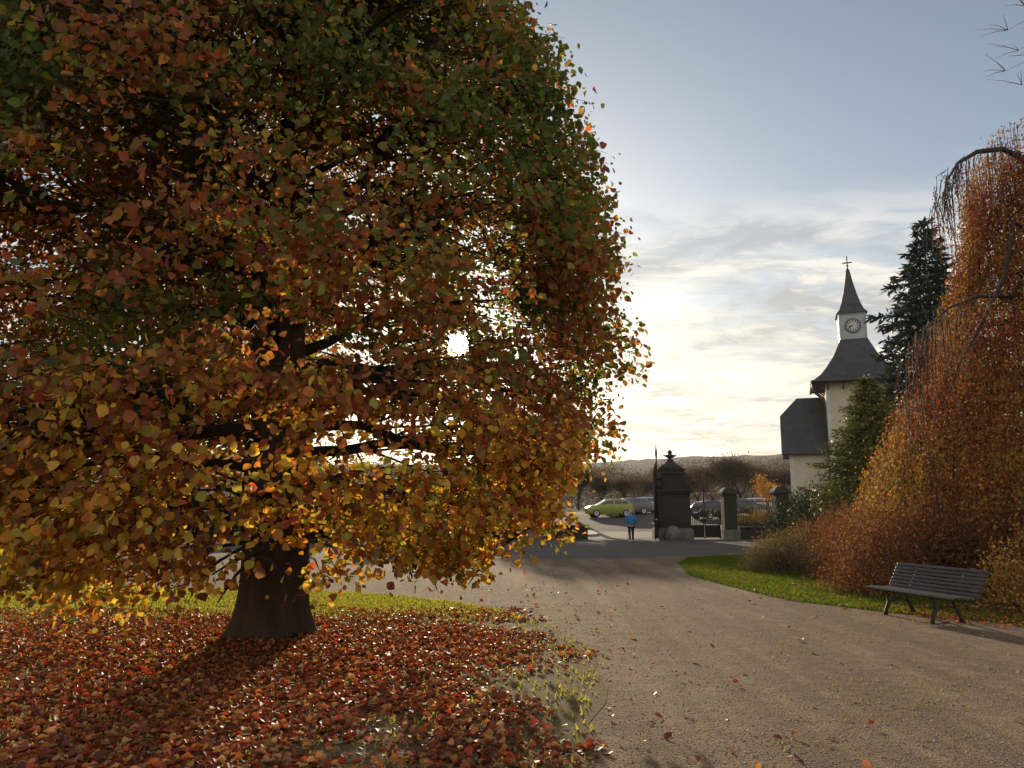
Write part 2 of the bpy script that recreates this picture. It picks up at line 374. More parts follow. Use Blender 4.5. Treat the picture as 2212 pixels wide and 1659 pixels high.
sheet('pavement', [(-30, 47.1), (30, 47.1), (30, 52), (-30, 52)], .006, M['paving'], 2)
sheet('car_park', [(-60, 52.0), (60, 52.0), (60, 84), (-60, 84)], .004, M['asphalt'], 3)

# grass blades
def in_poly(x, y, poly):
    poly = [(p[0], p[1]) for p in poly]; r = np.zeros(len(x), bool); j = len(poly) - 1
    for i in range(len(poly)):
        xi, yi = poly[i]; xj, yj = poly[j]
        c = ((yi > y) != (yj > y)) & (x < (xj - xi) * (y - yi) / (yj - yi + 1e-12) + xi); r ^= c; j = i
    return r
def grass(name, x, y, hmin, hmax, pal, label, wd=.007, z0=.008):
    n = len(x); pos = np.stack([x, y, H(x, y) + z0], 1); t = np.stack([rng.normal(0, .35, n), rng.normal(0, .35, n), np.ones(n)], 1)
    nn = np.stack([rng.normal(0, 1, n), rng.normal(0, 1, n), np.zeros(n)], 1); s = rng.uniform(hmin, hmax, n)
    o = leaves(name, pos, t, nn, s, np.full(n, wd * 2) / s, palette(pal, n), M['grass'], None, BLADE)
    return tag(o, label, 'grass', kind='stuff')
n = 150000
x = rng.uniform(3.5, 14, n); y = 9.5 + rng.random(n) * 21
k = in_poly(x, y, LAWN_R) & (rng.random(n) < 1.0)
grass('grass', x[k], y[k], .025, .06, [(.075, .11, .015), (.09, .125, .018), (.12, .14, .02), (.06, .08, .015)], 'bright green mown grass between the gravel path and the shrubs', .011)
n = 190000
x = rng.uniform(-13, 1.2, n); y = rng.uniform(4.5, 17.0, n)
pz = np.stack([x, y, 0 * x], 1)
dens = np.clip((y - 11.3) / 2.0, .08, 1) * (fnoise(pz * .9, 5) > .30) + .22 * (fnoise(pz * 1.3, 9) > .68)
k = in_poly(x, y, LAWN_L) & (rng.random(n) < dens)
grass('grass', x[k], y[k], .02, .055, [(.24, .24, .05), (.28, .26, .06), (.19, .22, .04), (.32, .27, .09)], 'yellowish short grass behind and around the big tree trunk', .010)
n = 26000
x = rng.uniform(-4, 9, n); y = rng.uniform(5, 17, n); pz = np.stack([x, y, 0 * x], 1)
k = (~in_poly(x, y, LAWN_R)) & (~in_poly(x, y, LAWN_L)) & (fnoise(pz * .7, 21) > .62) & (rng.random(n) < .5) 
grass('grass_tufts', x[k], y[k], .01, .03, [(.17, .15, .05), (.20, .16, .07)], 'thin olive grass tufts growing up through the gravel path', .006, .004)

# pebbles in the gravel
def pebbles():
    n = 42000; d = rng.random(n) ** 1.6; y = 4.6 + d * 16; x = rng.uniform(-.45, .72, n) * (y + 1)
    k = (~in_poly(x, y, LAWN_L)) & (~in_poly(x, y, LAWN_R)); x, y = x[k], y[k]; n = len(x)
    s = rng.uniform(.003, .009, n) * (1 + (rng.random(n) > .95) * 1.5 * rng.random(n))
    base = np.array([(1, 0, 0), (0, 1, 0), (-1, 0, 0), (0, -1, 0), (0, 0, .75)]); f = np.array([0, 1, 4, 1, 2, 4, 2, 3, 4, 3, 0, 4])
    a = rng.uniform(0, 6.28, n); ca, sa = np.cos(a), np.sin(a); B = base[None] * rng.uniform(.7, 1.3, (n, 5, 3))
    V = np.stack([B[:, :, 0] * ca[:, None] - B[:, :, 1] * sa[:, None], B[:, :, 0] * sa[:, None] + B[:, :, 1] * ca[:, None], B[:, :, 2]], -1) * s[:, None, None]
    V += np.stack([x, y, np.full(n, .005)], 1)[:, None]
    o = np_mesh('gravel_stones', V.reshape(-1, 3), 3, (np.arange(n)[:, None] * 5 + f[None]).ravel(), M['stonegrit'], None, np.repeat(palette([(.34, .28, .21), (.26, .21, .16), (.42, .36, .29), (.18, .14, .10)], n), 5, 0))
    tag(o, 'small loose stones lying on the gravel path', 'gravel', kind='stuff')
M['stonegrit'] = leafmat('stone_grit', 0, .8, .2)
pebbles()

# fallen leaves
RED = [(.32, .070, .030), (.38, .10, .035), (.25, .055, .028), (.16, .05, .028), (.46, .17, .05), (.13, .05, .03), (.34, .16, .07), (.42, .065, .035), (.52, .30, .09), (.22, .10, .05), (.18, .055, .03), (.44, .24, .12)]
def litter(name, x, y, smin, smax, label, z0=.012, pal=RED, lift=.03):
    n = len(x); a = rng.uniform(0, 6.28, n); s = rng.uniform(smin, smax, n)
    t = np.stack([np.cos(a), np.sin(a), rng.normal(0, .22, n)], 1); nn = np.stack([rng.normal(0, .55, n), rng.normal(0, .55, n), np.ones(n)], 1)
    pos = np.stack([x, y, H(x, y) + z0 + rng.random(n) ** 2 * lift], 1) - .5 * s[:, None] * nrm(t)
    pos[:, 2] = np.maximum(pos[:, 2], .010)
    return tag(leaves(name, pos, t, nn, s, rng.uniform(.7, 1.1, n), palette(pal, n), M['litter'], None, LEAF8, rng.uniform(-.25, .42, n)), label, 'leaf litter', kind='stuff')
n = 88000
x = rng.uniform(-10.5, 1.5, n); y = 4.6 + rng.random(n) ** 1.15 * 9.2
pz = np.stack([x, y, 0 * x], 1); edge = in_poly(x, y, LAWN_L)
r2 = np.hypot(x + 3.3, y - 9.5)
f = fnoise(pz * 1.1, 31)
dn = np.clip((13.3 - y) / 1.6, 0, 1) * np.clip((.50 - x - .25 * (y < 6) + (f - .5) * 1.8) / 1.0, 0, 1) * np.clip((f - .18) / .18, .3, 1) * np.where(y < 5.6, np.clip((f - .34) / .12, .3, 1), 1)
k = rng.random(n) < dn
litter('leaf_litter', x[k], y[k], .035, .082, 'thick carpet of red and brown fallen leaves under the big tree')
# strays on the gravel
n = 260; y = 4.8 + rng.random(n) ** 1.3 * 13; x = .3 + rng.uniform(-.1, .62, n) * (y + 1) * (rng.random(n) ** 1.5)
k = ~in_poly(x, y, LAWN_L)
litter('scattered_leaves', x[k], y[k], .035, .085, 'single fallen leaves scattered over the open gravel path', pal=RED + [(.35, .25, .12), (.45, .33, .2)])
n = 9000; x = rng.uniform(6.2, 12, n); y = rng.uniform(9.2, 13.6, n)
ln = 11.6 - (x - 6.6) * .55
k = (y > ln - .2 + rng.normal(0, .2, n)) & (y < ln + 2.8)
litter('leaf_litter', x[k], y[k], .03, .06, 'orange fallen leaves on the ground under and right of the bench', pal=[(.36, .12, .03), (.42, .17, .05), (.28, .08, .03), (.5, .28, .1)])

n = 900; x = rng.uniform(4.8, 10, n); y = rng.uniform(11.5, 24, n); k = in_poly(x, y, LAWN_R)
litter('scattered_leaves', x[k], y[k], .04, .07, 'single brown and orange leaves scattered over the green lawn strip', z0=.03, pal=[(.30, .12, .04), (.24, .09, .04), (.38, .2, .07)])

# ------------------------------------------------------------------ the big autumn tree
def limb(m, p0, p1, r0, r1, sag=.0, n=6, sides=7, wig=.08):
    p0, p1 = Vector(p0), Vector(p1); L = (p1 - p0).length; pts = []; rs = []
    for i in range(n + 1):
        t_ = i / n; q = p0.lerp(p1, t_); q.z += sag * L * 4 * t_ * (1 - t_)
        if 0 < i < n: q += Vector([random.uniform(-wig, wig) * L * .3 for _ in range(3)])
        pts.append(q); rs.append(r0 + (r1 - r0) * t_ ** .8)
    m.tube(pts, rs, sides); return pts
TX, TY = G(577, 1372).x, G(577, 1372).y
PROF_Z = np.array([.55, 1.0, 1.6, 2.4, 3.5, 5.0, 6.2, 7.4, 8.6, 9.8, 10.8, 11.5])
PROF_R = np.array([2.8, 3.3, 3.9, 4.3, 4.5, 4.45, 4.35, 3.95, 3.35, 2.5, 1.5, .3])
GREENISH = [(.07, .10, .028), (.09, .125, .035), (.12, .14, .035), (.17, .17, .04), (.23, .16, .045), (.27, .13, .04), (.28, .09, .035), (.24, .065, .035), (.30, .14, .05), (.17, .08, .04)]
def big_tree():
    t = thing('autumn_tree', 'big broad tree with red, orange and green leaves hanging low in front of the sun', 'tree', (TX, TY, 0))
    m = MB()
    # trunk with flared, buttressed foot
    rg = []
    for z in (-.1, .0, .06, .12, .2, .3, .4, .5, .6, .75, .9, 1.0, 1.2, 1.4, 1.6, 1.8, 2.0, 2.3, 2.6, 3.0, 3.5, 4.0, 4.6, 5.2, 6.6, 8.2, 9.8):
        base = np.interp(z, [-.1, .0, .12, .3, .6, 1.0, 2.3, 4, 6.6, 9.8], [.57, .525, .485, .45, .435, .43, .42, .34, .2, .07])
        ring = []
        for k in range(96):
            a = 2 * math.pi * k / 96; fl = max(0, .45 - z) / .45
            rr = base * (1 + .05 * math.sin(3 * a + 1 + z) + .03 * math.sin(7 * a - z * 2) + .18 * fl * math.sin(5 * a + .6) + .018 * abs(math.sin(19 * a + 1.1 * math.sin(z * 2.3 + a))) + .012 * math.sin(31 * a + z * 1.7 + 2 * math.sin(z * 1.1))) 
            ring.append(Vector((rr * math.cos(a) + .06 * math.sin(z * .9), rr * math.sin(a) + .05 * math.sin(z * 1.3), z)))
        rg.append(ring)
    m.rings(rg, True); m.build('trunk', M['bark'], t)
    # boughs
    b = MB(); tips = []
    for i in range(46):
        z0 = 1.5 + 6.6 * (i / 46) + random.uniform(-.15, .15); a = i * 2.399 + random.uniform(-.3, .3)
        rz = np.interp(z0 + 1.2, PROF_Z, PROF_R) * random.uniform(.72, .92)
        if z0 < 3.6: zt = z0 + random.uniform(-.6, .6)
        else: zt = z0 + random.uniform(.5, 1.9)
        zt = min(zt, 10.5); rz = min(rz, float(np.interp(zt, PROF_Z, PROF_R)) * .9)
        pts = limb(b, (.25 * math.cos(a), .25 * math.sin(a), z0), (rz * math.cos(a), rz * math.sin(a), zt), .11 - .006 * z0, .022, .06, 7, 7)
        for q in pts[2:]:
            for s_ in (-1, 1):
                for _ in range(2):
                    a2 = a + s_ * random.uniform(.4, 1.1); l = random.uniform(.7, 1.7)
                    e = q + Vector((math.cos(a2) * l, math.sin(a2) * l, random.uniform(-.5, .5)))
                    rr = math.hypot(e.x, e.y); lim = float(np.interp(e.z, PROF_Z, PROF_R)) * .95
                    if rr > lim: e.x *= lim / rr; e.y *= lim / rr
                    limb(b, q, e, .028, .007, .03, 4, 5, .12); tips.append(e)
    # leaf sprays
    nc = 13500
    z = rng.uniform(.5, 11.4, nc * 4); rz = np.interp(z, PROF_Z, PROF_R); k = rng.random(nc * 4) < (rz / 5.2) * np.where(z < 3.4, 1.25, .95) / 1.25; z = z[k][:nc]; rz = rz[k][:nc]; nc = len(z)
    a = rng.uniform(0, 2 * math.pi, nc)
    dirs = np.stack([np.cos(a), np.sin(a), z * .45], 1)
    bumpy = 1 + .22 * (fnoise(dirs * 1.9, 3) - .5) + .10 * (vnoise(dirs * 6, 4) - .5)
    q = rng.random(nc); rho = np.where(q < .62, rng.uniform(.82, 1.0, nc), rng.uniform(.35, .85, nc))
    cpos = np.stack([np.cos(a) * rz * rho * bumpy, np.sin(a) * rz * rho * bumpy, z], 1)
    hole = .45 * fnoise(cpos * np.array([1.0, 1.0, 1.5]), 14) + .55 * fnoise(cpos * np.array([1.5, .28, 1.9]), 17)
    back = np.clip((dirs[:, 1] * 1.3 + .45) / .9, 0, 1) * np.clip(1.1 - dirs[:, 0] * .55, .5, 1); inn = np.clip((.85 - rho) / .5, 0, 1)
    low_edge = .48 + .62 * vnoise(dirs * 2.4, 8) + 1.35 * back + 1.1 * inn * (1 - back * .6)
    da = np.abs((a + 1.27 + math.pi) % (2 * math.pi) - math.pi); low_edge = low_edge + .62 * np.exp(-(da / .20) ** 2) * (vnoise(dirs * 9, 19) > .25)
    frontleft = (cpos[:, 1] < .8) * np.clip((.6 - cpos[:, 0]) / .8, 0, 1) * gauss((cpos[:, 2] - 4.6) / 1.5) * (rho > .6)
    skirt = (cpos[:, 1] < 0) * np.clip((3.0 - cpos[:, 2]) / .8, 0, 1)
    ht = .14 * frontleft + .04 * skirt + .415 + .145 * gauss((cpos[:, 2] - 4.6) / 2.0) * np.clip((cpos[:, 0] + 1.5) / 1.5, 0, 1) * np.clip((4.0 - np.hypot(cpos[:, 0], .35 * cpos[:, 1])) / .7, 0, 1) 
    lf = np.clip((-cpos[:, 0] - .3) / .8, 0, 1); ht = ht - .10 * lf * (cpos[:, 1] > -1) * (cpos[:, 2] > 3.2); thin = 1 - .72 * (cpos[:, 1] > -.5) * np.clip((4.6 - lf * 1.6 - cpos[:, 2]) / .8, 0, 1); thin *= 1 - .85 * (cpos[:, 1] > .3) * np.clip((3.6 - .9 * lf - cpos[:, 2]) / .5, 0, 1); thin *= 1 - .9 * (rho < .8) * np.clip((3.3 - .5 * lf - cpos[:, 2]) / .4, 0, 1); keep = (rng.random(nc) < thin) & (hole > ht) & (z > low_edge); cpos = cpos[keep]; rho = rho[keep]; nc = len(cpos)
    ns = 1500; zs_ = rng.uniform(1.2, 10.6, ns); as_ = rng.uniform(0, 2 * math.pi, ns); rs_ = np.interp(zs_, PROF_Z, PROF_R) * np.where(rng.random(ns) < .8, rng.uniform(.90, .985, ns), rng.uniform(.99, 1.05, ns))
    cpos = np.concatenate([cpos, np.stack([np.cos(as_) * rs_, np.sin(as_) * rs_, zs_], 1)]); nc = len(cpos)
    count = np.concatenate([np.full(nc - ns, 99), np.where(rng.random(ns) < .7, 22, rng.integers(4, 12, ns))])
    # the sun's gap: leaves cut away along the camera's line to the disc
    S = np.array(SDIR); O = np.array([-TX, -TY, CAMZ])
    out = nrm(cpos * np.array([1, 1, .0]) + 1e-6)
    # twigs carrying each spray
    inner = cpos - out * rng.uniform(.35, .7, (nc, 1)) + np.array([0, 0, .12]); 
    sel = np.arange(nc)
    tn = nrm(np.cross(out, np.array([0, 0, 1.0]))); up = np.array([0, 0, 1.0])
    tri = np.array([(1, 0), (-.5, .87), (-.5, -.87)]); V = []
    for pt, r_ in ((inner, .008), ((inner + cpos) / 2 + np.array([0, 0, .05]), .006), (cpos + out * .18 - np.array([0, 0, .06]), .002)):
        V.append(pt[:, None] + r_ * (tri[None, :, 0:1] * tn[:, None] + tri[None, :, 1:2] * up))
    V = np.concatenate(V, 1).reshape(-1, 3); fc = []
    for s_ in (0, 3):
        for k_ in range(3): fc += [s_ + k_, s_ + (k_ + 1) % 3, s_ + 3 + (k_ + 1) % 3, s_ + 3 + k_]
    b.build('boughs', M['twig'], t)
    np_mesh('twigs', V, 4, (np.arange(nc)[:, None] * 9 + np.array(fc)[None]).ravel(), M['twig'], t)
    per = 25; ci = np.repeat(np.arange(nc), np.minimum(count, per)); N_ = len(ci); o_ = out[ci]; side = tn[ci]
    la = rng.uniform(-.30, .34, N_); lb = rng.normal(0, .17, N_); lc = rng.normal(0, .085, N_)
    pos = cpos[ci] + o_ * la[:, None] + side * lb[:, None] + up * (lc - .5 * np.maximum(la, 0) ** 1.0 * .7)[:, None]
    tdir = o_ * .45 + side * np.sign(lb)[:, None] * .5 - up * .55 + rng.normal(0, .6, (N_, 3))
    nn = up * .35 + o_ * .6 + rng.normal(0, .75, (N_, 3))
    sz = .042 + .075 * rng.random(N_) ** 1.2
    # gap toward the sun
    rel = pos + .5 * sz[:, None] * nrm(tdir) - O; al = rel @ S; perp = np.linalg.norm(rel - al[:, None] * S, axis=1)
    kk = ~((perp < .175 + .02 * vnoise(rel * 3, 2)) ) & (pos[:, 2] > .45)
    # colour: patches of green, orange and red through the crown plus leaf-to-leaf variety
    pk = fnoise(pos * .55 + 5, 40) * 1.9 - .40 + rng.normal(0, .19, N_) - .13 * np.clip(pos[:, 0] / 3, -1, 1.3) - .12 * np.clip((pos[:, 2] - 6) / 3, 0, 1) * (pos[:, 0] < -1) - .08 * (pos[:, 2] > 5)
    col = palette(GREENISH, N_, np.clip(pk, 0, .999))
    col = col * 1.02; vivid = rng.random(N_) < .04; col[vivid] = palette([(.45, .16, .05), (.5, .30, .06), (.42, .09, .04)], int(vivid.sum()))  # a few leaves at random take stronger orange, yellow and red
    yel = (pos[:, 2] < 3.0) & (rng.random(N_) < np.clip((3.1 - pos[:, 2]) / 2.0, 0, .6)); col[yel] = palette([(.50, .33, .05), (.56, .38, .07), (.50, .22, .05), (.33, .30, .06)], int(yel.sum()))
    leaves('crown', pos[kk], tdir[kk], nn[kk], sz[kk], rng.uniform(.8, 1.1, N_)[kk], col[kk], M['leaf'], t, LEAF8, rng.uniform(-.1, .25, int(kk.sum())))
    print('leaves', kk.sum())
big_tree()

# ------------------------------------------------------------------ weeping beech on the right
def strands(n, cx, cyy, pz_, pr_, per, smin, smax, pal, seed, droop=(1.0, 2.6), lat=.05, inner=.35, zmin=.1):
    """hanging leafy strands over a dome; returns leaf arrays and strand lines"""
    z = rng.uniform(pz_[0], pz_[-1], n * 3); rr = np.interp(z, pz_, pr_); k = rng.random(n * 3) < rr / max(pr_) ; z = z[k][:n]; rr = rr[k][:n]; n = len(z)
    a = rng.uniform(0, 2 * math.pi, n); d = np.stack([np.cos(a), np.sin(a), z * .3], 1)
    rho = np.where(rng.random(n) < .75, rng.uniform(.86, 1.04, n), rng.uniform(inner, .9, n)) * (1 + .55 * (fnoise(d * 2.6, seed) - .5))
    L = rng.uniform(*droop, n); out = np.stack([np.cos(a), np.sin(a), 0 * a], 1)
    s = np.linspace(0, 1, per)[None, :] + rng.uniform(-.5 / per, .5 / per, (n, per)); s = np.clip(s, 0, 1)
    zz = z[:, None] - s * L[:, None]; rb = np.interp(zz, pz_, pr_) * rho[:, None]
    rad = rb * .75 + (rr * rho)[:, None] * .25
    sw = rng.normal(0, .06, (n, 1)) * s
    pos = np.stack([cx + np.cos(a)[:, None] * rad + sw, cyy + np.sin(a)[:, None] * rad, zz], -1)
    pos = pos + rng.normal(0, lat, pos.shape) * np.array([1, 1, .5])
    K = (zz > zmin).ravel(); pos = pos.reshape(-1, 3)[K]; o_ = np.repeat(out[:, None], per, 1).reshape(-1, 3)[K]
    return pos, o_, (cx, cyy, a, rr * rho, z, L)
COPPER = [(.24, .06, .03), (.29, .09, .035), (.19, .055, .03), (.34, .15, .04), (.42, .23, .05), (.38, .19, .045), (.25, .10, .04), (.16, .06, .03)]
def weeping():
    base = Vector((12.6, 17.0, 0))
    t = thing('weeping_beech', 'weeping beech with coppery leaves on long hanging twigs, cut by the right edge', 'tree', base)
    pz_ = np.array([0, 1.2, 2.4, 3.6, 5, 6.5, 8, 9.3, 10.4, 11.0]); pr_ = np.array([4.7, 4.7, 4.25, 3.5, 2.85, 2.25, 1.9, 1.75, 1.3, .3])
    pos, o_, st = strands(9500, 0, 0, pz_, pr_, 36, .03, .05, COPPER, 61, (.9, 2.6), .055)
    K = (fnoise(pos * np.array([.9, .9, .5]) + 30, 66) > .36 + .06 * rng.random(len(pos))) | (rng.random(len(pos)) < .25); pos = pos[K]; o_ = o_[K]
    N_ = len(pos); pk = fnoise(pos * .8 + 9, 70) * 1.9 - .45 + rng.normal(0, .18, N_)
    col = palette(COPPER, N_, np.clip(pk, 0, .999))
    g_ = (fnoise(pos * .45 + 3, 77) > .53) & (rng.random(N_) < .62); col[g_] = palette([(.42, .24, .04), (.30, .24, .05)], int(g_.sum()))
    td = o_ * .3 + rng.normal(0, .5, (N_, 3)) - np.array([0, 0, .7]); nn = o_ + rng.normal(0, .6, (N_, 3))
    leaves('crown', pos, td, nn, rng.uniform(.05, .085, N_), rng.uniform(.8, 1.05, N_), col, M['copper_leaf'], t, LEAF4)
    m = MB(); m.tube([(0, 0, -.1), (.05, 0, .5), (.1, .1, 2), (0, .1, 4), (-.1, 0, 6), (.1, 0, 8.5), (.2, 0, 10)], [.5, .36, .3, .26, .2, .13, .05], 12); m.build('trunk', M['greybark'], t)
    b = MB()
    for i in range(22):
        z0 = 2.5 + i * .34; a = i * 2.4; r1 = float(np.interp(z0, pz_, pr_)) * .92
        p = [Vector((0, 0, z0 - .6)), Vector((math.cos(a) * r1 * .4, math.sin(a) * r1 * .4, z0 + .45)), Vector((math.cos(a) * r1 * .75, math.sin(a) * r1 * .75, z0 + .3)), Vector((math.cos(a) * r1, math.sin(a) * r1, z0 - .7)), Vector((math.cos(a) * r1 * 1.05, math.sin(a) * r1 * 1.05, z0 - 2.0))]
        b.tube(p, [.11, .08, .055, .03, .008], 6)
    # the arching bough at the left top, with thin bare hanging twigs
    def bough(root, pts, rs): L = [Vector((0, 0, root))] + [P(*q) - base for q in pts]; b.tube(L, rs, 7); return L
    L = bough(7.6, ((2260, 470, 16.6), (2215, 345, 16.2), (2165, 322, 15.8), (2110, 328, 15.6), (2070, 352, 15.5), (2045, 390, 15.4), (2035, 440, 15.4)), [.15, .10, .08, .06, .05, .035, .02, .008])
    bough(6.6, ((2300, 560, 16.2), (2190, 480, 15.9), (2170, 600, 15.7), (2120, 700, 15.5), (2070, 790, 15.3), (2045, 870, 15.2)), [.12, .08, .055, .045, .035, .02, .006])
    L3 = bough(6.0, ((2180, 640, 16.0), (2110, 640, 15.6), (2050, 665, 15.3), (1995, 715, 15.1), (1965, 775, 15.0)), [.08, .05, .035, .022, .012, .004])
    b.build('boughs', M['twig'], t)
    tw = MB(); tp = []
    for i in range(80):
        k = random.choice((2, 3, 3, 4, 4)); q = L3[k].lerp(L3[k + 1], random.random()) + Vector((random.uniform(-.1, .1), random.uniform(-.5, .5), 0))
        ln = random.uniform(.6, 2.4); e = q + Vector((random.uniform(-.2, .1), 0, -ln)); tw.tube([q, q.lerp(e, .5) + Vector((-.03, 0, 0)), e], [.009, .006, .002], 3)
        for _ in range(int(26 * random.random()) + 6): tp.append(q.lerp(e, random.uniform(.05, 1)) + Vector((random.uniform(-.05, .05), random.uniform(-.05, .05), 0)))
    for i in range(95):
        k = random.choice((0, 1, 2, 3, 3, 4, 4)) + 2; f = random.random(); q = L[k].lerp(L[min(k + 1, 7)], f) + Vector((random.uniform(-.12, .1), random.uniform(-.4, .4), 0))
        ln = random.uniform(.5, 2.1); e = q + Vector((random.uniform(-.25, .12), random.uniform(-.1, .1), -ln)); mid = q.lerp(e, .35) + Vector((random.uniform(-.15, .02), 0, .1))
        tw.tube([q, mid, q.lerp(e, .7) + Vector((random.uniform(-.04, .04), 0, 0)), e], [.010, .008, .005, .002], 3)
        for _ in range(int(12 * random.random() * (1 if k > 2 else 3)) + 3):
            s_ = random.uniform(.15, 1); tp.append(q.lerp(e, s_) + Vector((random.uniform(-.04, .04), random.uniform(-.04, .04), 0)))
    cx, cyy, a, r_, z, Ln = st
    for i in range(0, len(a), 3):
        q = Vector((math.cos(a[i]) * r_[i], math.sin(a[i]) * r_[i], z[i])); 
        tw.tube([q, q + Vector((0, 0, -Ln[i] * .5)), q + Vector((random.uniform(-.1, .1), 0, -Ln[i]))] if z[i] - Ln[i] > .1 else [q, q + Vector((0, 0, -.3)), Vector((q.x, q.y, .1))], [.008, .005, .002], 3)
    tw.build('hanging_twigs', M['twig'], t)
    tp = np.array([tuple(v) for v in tp]); nn = len(tp)
    leaves('bough_leaves', tp, rng.normal(0, .5, (nn, 3)) - np.array([0, 0, .8]), rng.normal(0, 1, (nn, 3)), rng.uniform(.04, .065, nn), rng.uniform(.7, 1, nn), palette(COPPER[:4], nn), M['copper_leaf'], t, LEAF4)
weeping()

def shrub(name, label, cat, c, rx, ry, rz, n, pal, s0, s1, seed, mat_='copper_leaf', stems=26, hang=.2, shape=LEAF4, up_=.3, group=None, dens=.36, aspect=(.75, 1.0)):
    """leafy shrub: clumps of leaves through an uneven dome, on stems from the ground"""
    t = thing(name, label, cat, c, group=group)
    nc = max(20, n // 14); d = nrm(rng.normal(0, 1, (nc, 3))); d[:, 2] = np.abs(d[:, 2]); rr = rng.random(nc) ** .42 * (1 + .7 * (fnoise(d * 2.3 + seed, seed) - .5))
    cp = d * rr[:, None] * np.array([rx, ry, rz]); kk = (fnoise(cp * 1.3 / max(rz, .4) + seed, seed + 5) > dens) & (cp[:, 2] > .04); cp = cp[kk]; nc = len(cp)
    per = max(3, n // max(nc, 1)); sp = .11 * max(rz, .7) ** .7; pos = np.repeat(cp, per, 0) + rng.normal(0, sp, (nc * per, 3)); pos[:, 2] = np.abs(pos[:, 2]) + .01; N_ = len(pos)
    o_ = nrm(pos / np.array([rx, ry, rz])); td = o_ * .5 + rng.normal(0, .5, (N_, 3)) + np.array([0, 0, up_ - hang]); nn = o_ * .7 + rng.normal(0, .7, (N_, 3))
    pk = np.clip(fnoise(pos * .9 + seed, seed + 9) * 1.6 - .3 + rng.normal(0, .2, N_), 0, .999)
    leaves('foliage', pos, td, nn, rng.uniform(s0, s1, N_), rng.uniform(*aspect, N_), palette(pal, N_, pk), M[mat_], t, shape)
    m = MB()
    for i in range(stems):
        a = random.uniform(0, 6.28); k = random.choice(range(nc)); e = Vector(cp[k]); q = Vector((math.cos(a) * rx * .15, math.sin(a) * ry * .15, -.03))
        m.tube([q, q.lerp(e, .5) + Vector((0, 0, rz * .12)), e], [.018 * rz ** .5, .011 * rz ** .5, .003], 4)
    m.build('stems', M['twig'], t); return t
def gz(x, y): return Vector((x, y, float(H(x, y))))
BROWN = [(.17, .085, .045), (.20, .10, .05), (.14, .065, .035), (.24, .13, .06), (.12, .06, .035)]
COP2 = [(.18, .075, .042), (.21, .09, .05), (.15, .065, .04), (.24, .12, .055), (.28, .16, .06), (.13, .065, .042)]
shrub('dry_shrub', 'straw brown feathery shrub on the grass nearest to the gate', 'shrub', (G(1680, 1232).x, 21.3, 0), 1.15, 1.1, 1.0, 9000, [(.19, .15, .09), (.23, .18, .10), (.15, .12, .075), (.12, .11, .06)], .05, .10, 3, stems=40, up_=.8, aspect=(.2, .4))
shrub('copper_shrub', 'low reddish brown shrub behind the straw coloured one', 'shrub', (10.3, 23.8, 0), 1.9, 1.8, 1.7, 20000, COP2, .04, .07, 12)
shrub('copper_shrub', 'broad copper brown shrub on the lawn midway between gate and bench', 'shrub', (9.2, 19.2, 0), 1.95, 1.7, 1.75, 30000, COP2, .04, .07, 24)
shrub('copper_shrub', 'rusty brown shrub close behind the left half of the bench', 'shrub', (7.9, 15.6, 0), 1.6, 1.4, 1.75, 26000, BROWN + COP2, .035, .065, 31)
shrub('copper_shrub', 'tall reddish shrub leaning against the weeping beech above the others', 'shrub', (11.4, 21.0, 0), 2.1, 2.0, 3.6, 34000, COP2, .04, .07, 45)
shrub('yellow_shrub', 'yellow leaved shrub at the right end of the bench', 'shrub', (8.6, 12.7, 0), .9, .8, 1.15, 7000, [(.40, .24, .07), (.34, .18, .06), (.45, .30, .12), (.25, .12, .05)], .04, .07, 52)
shrub('orange_shrub', 'orange leaved shrub at the right picture edge past the bench', 'shrub', (9.6, 12.3, 0), 1.2, 1.0, 1.6, 9000, [(.36, .14, .04), (.30, .10, .035), (.40, .2, .06)], .04, .07, 58)

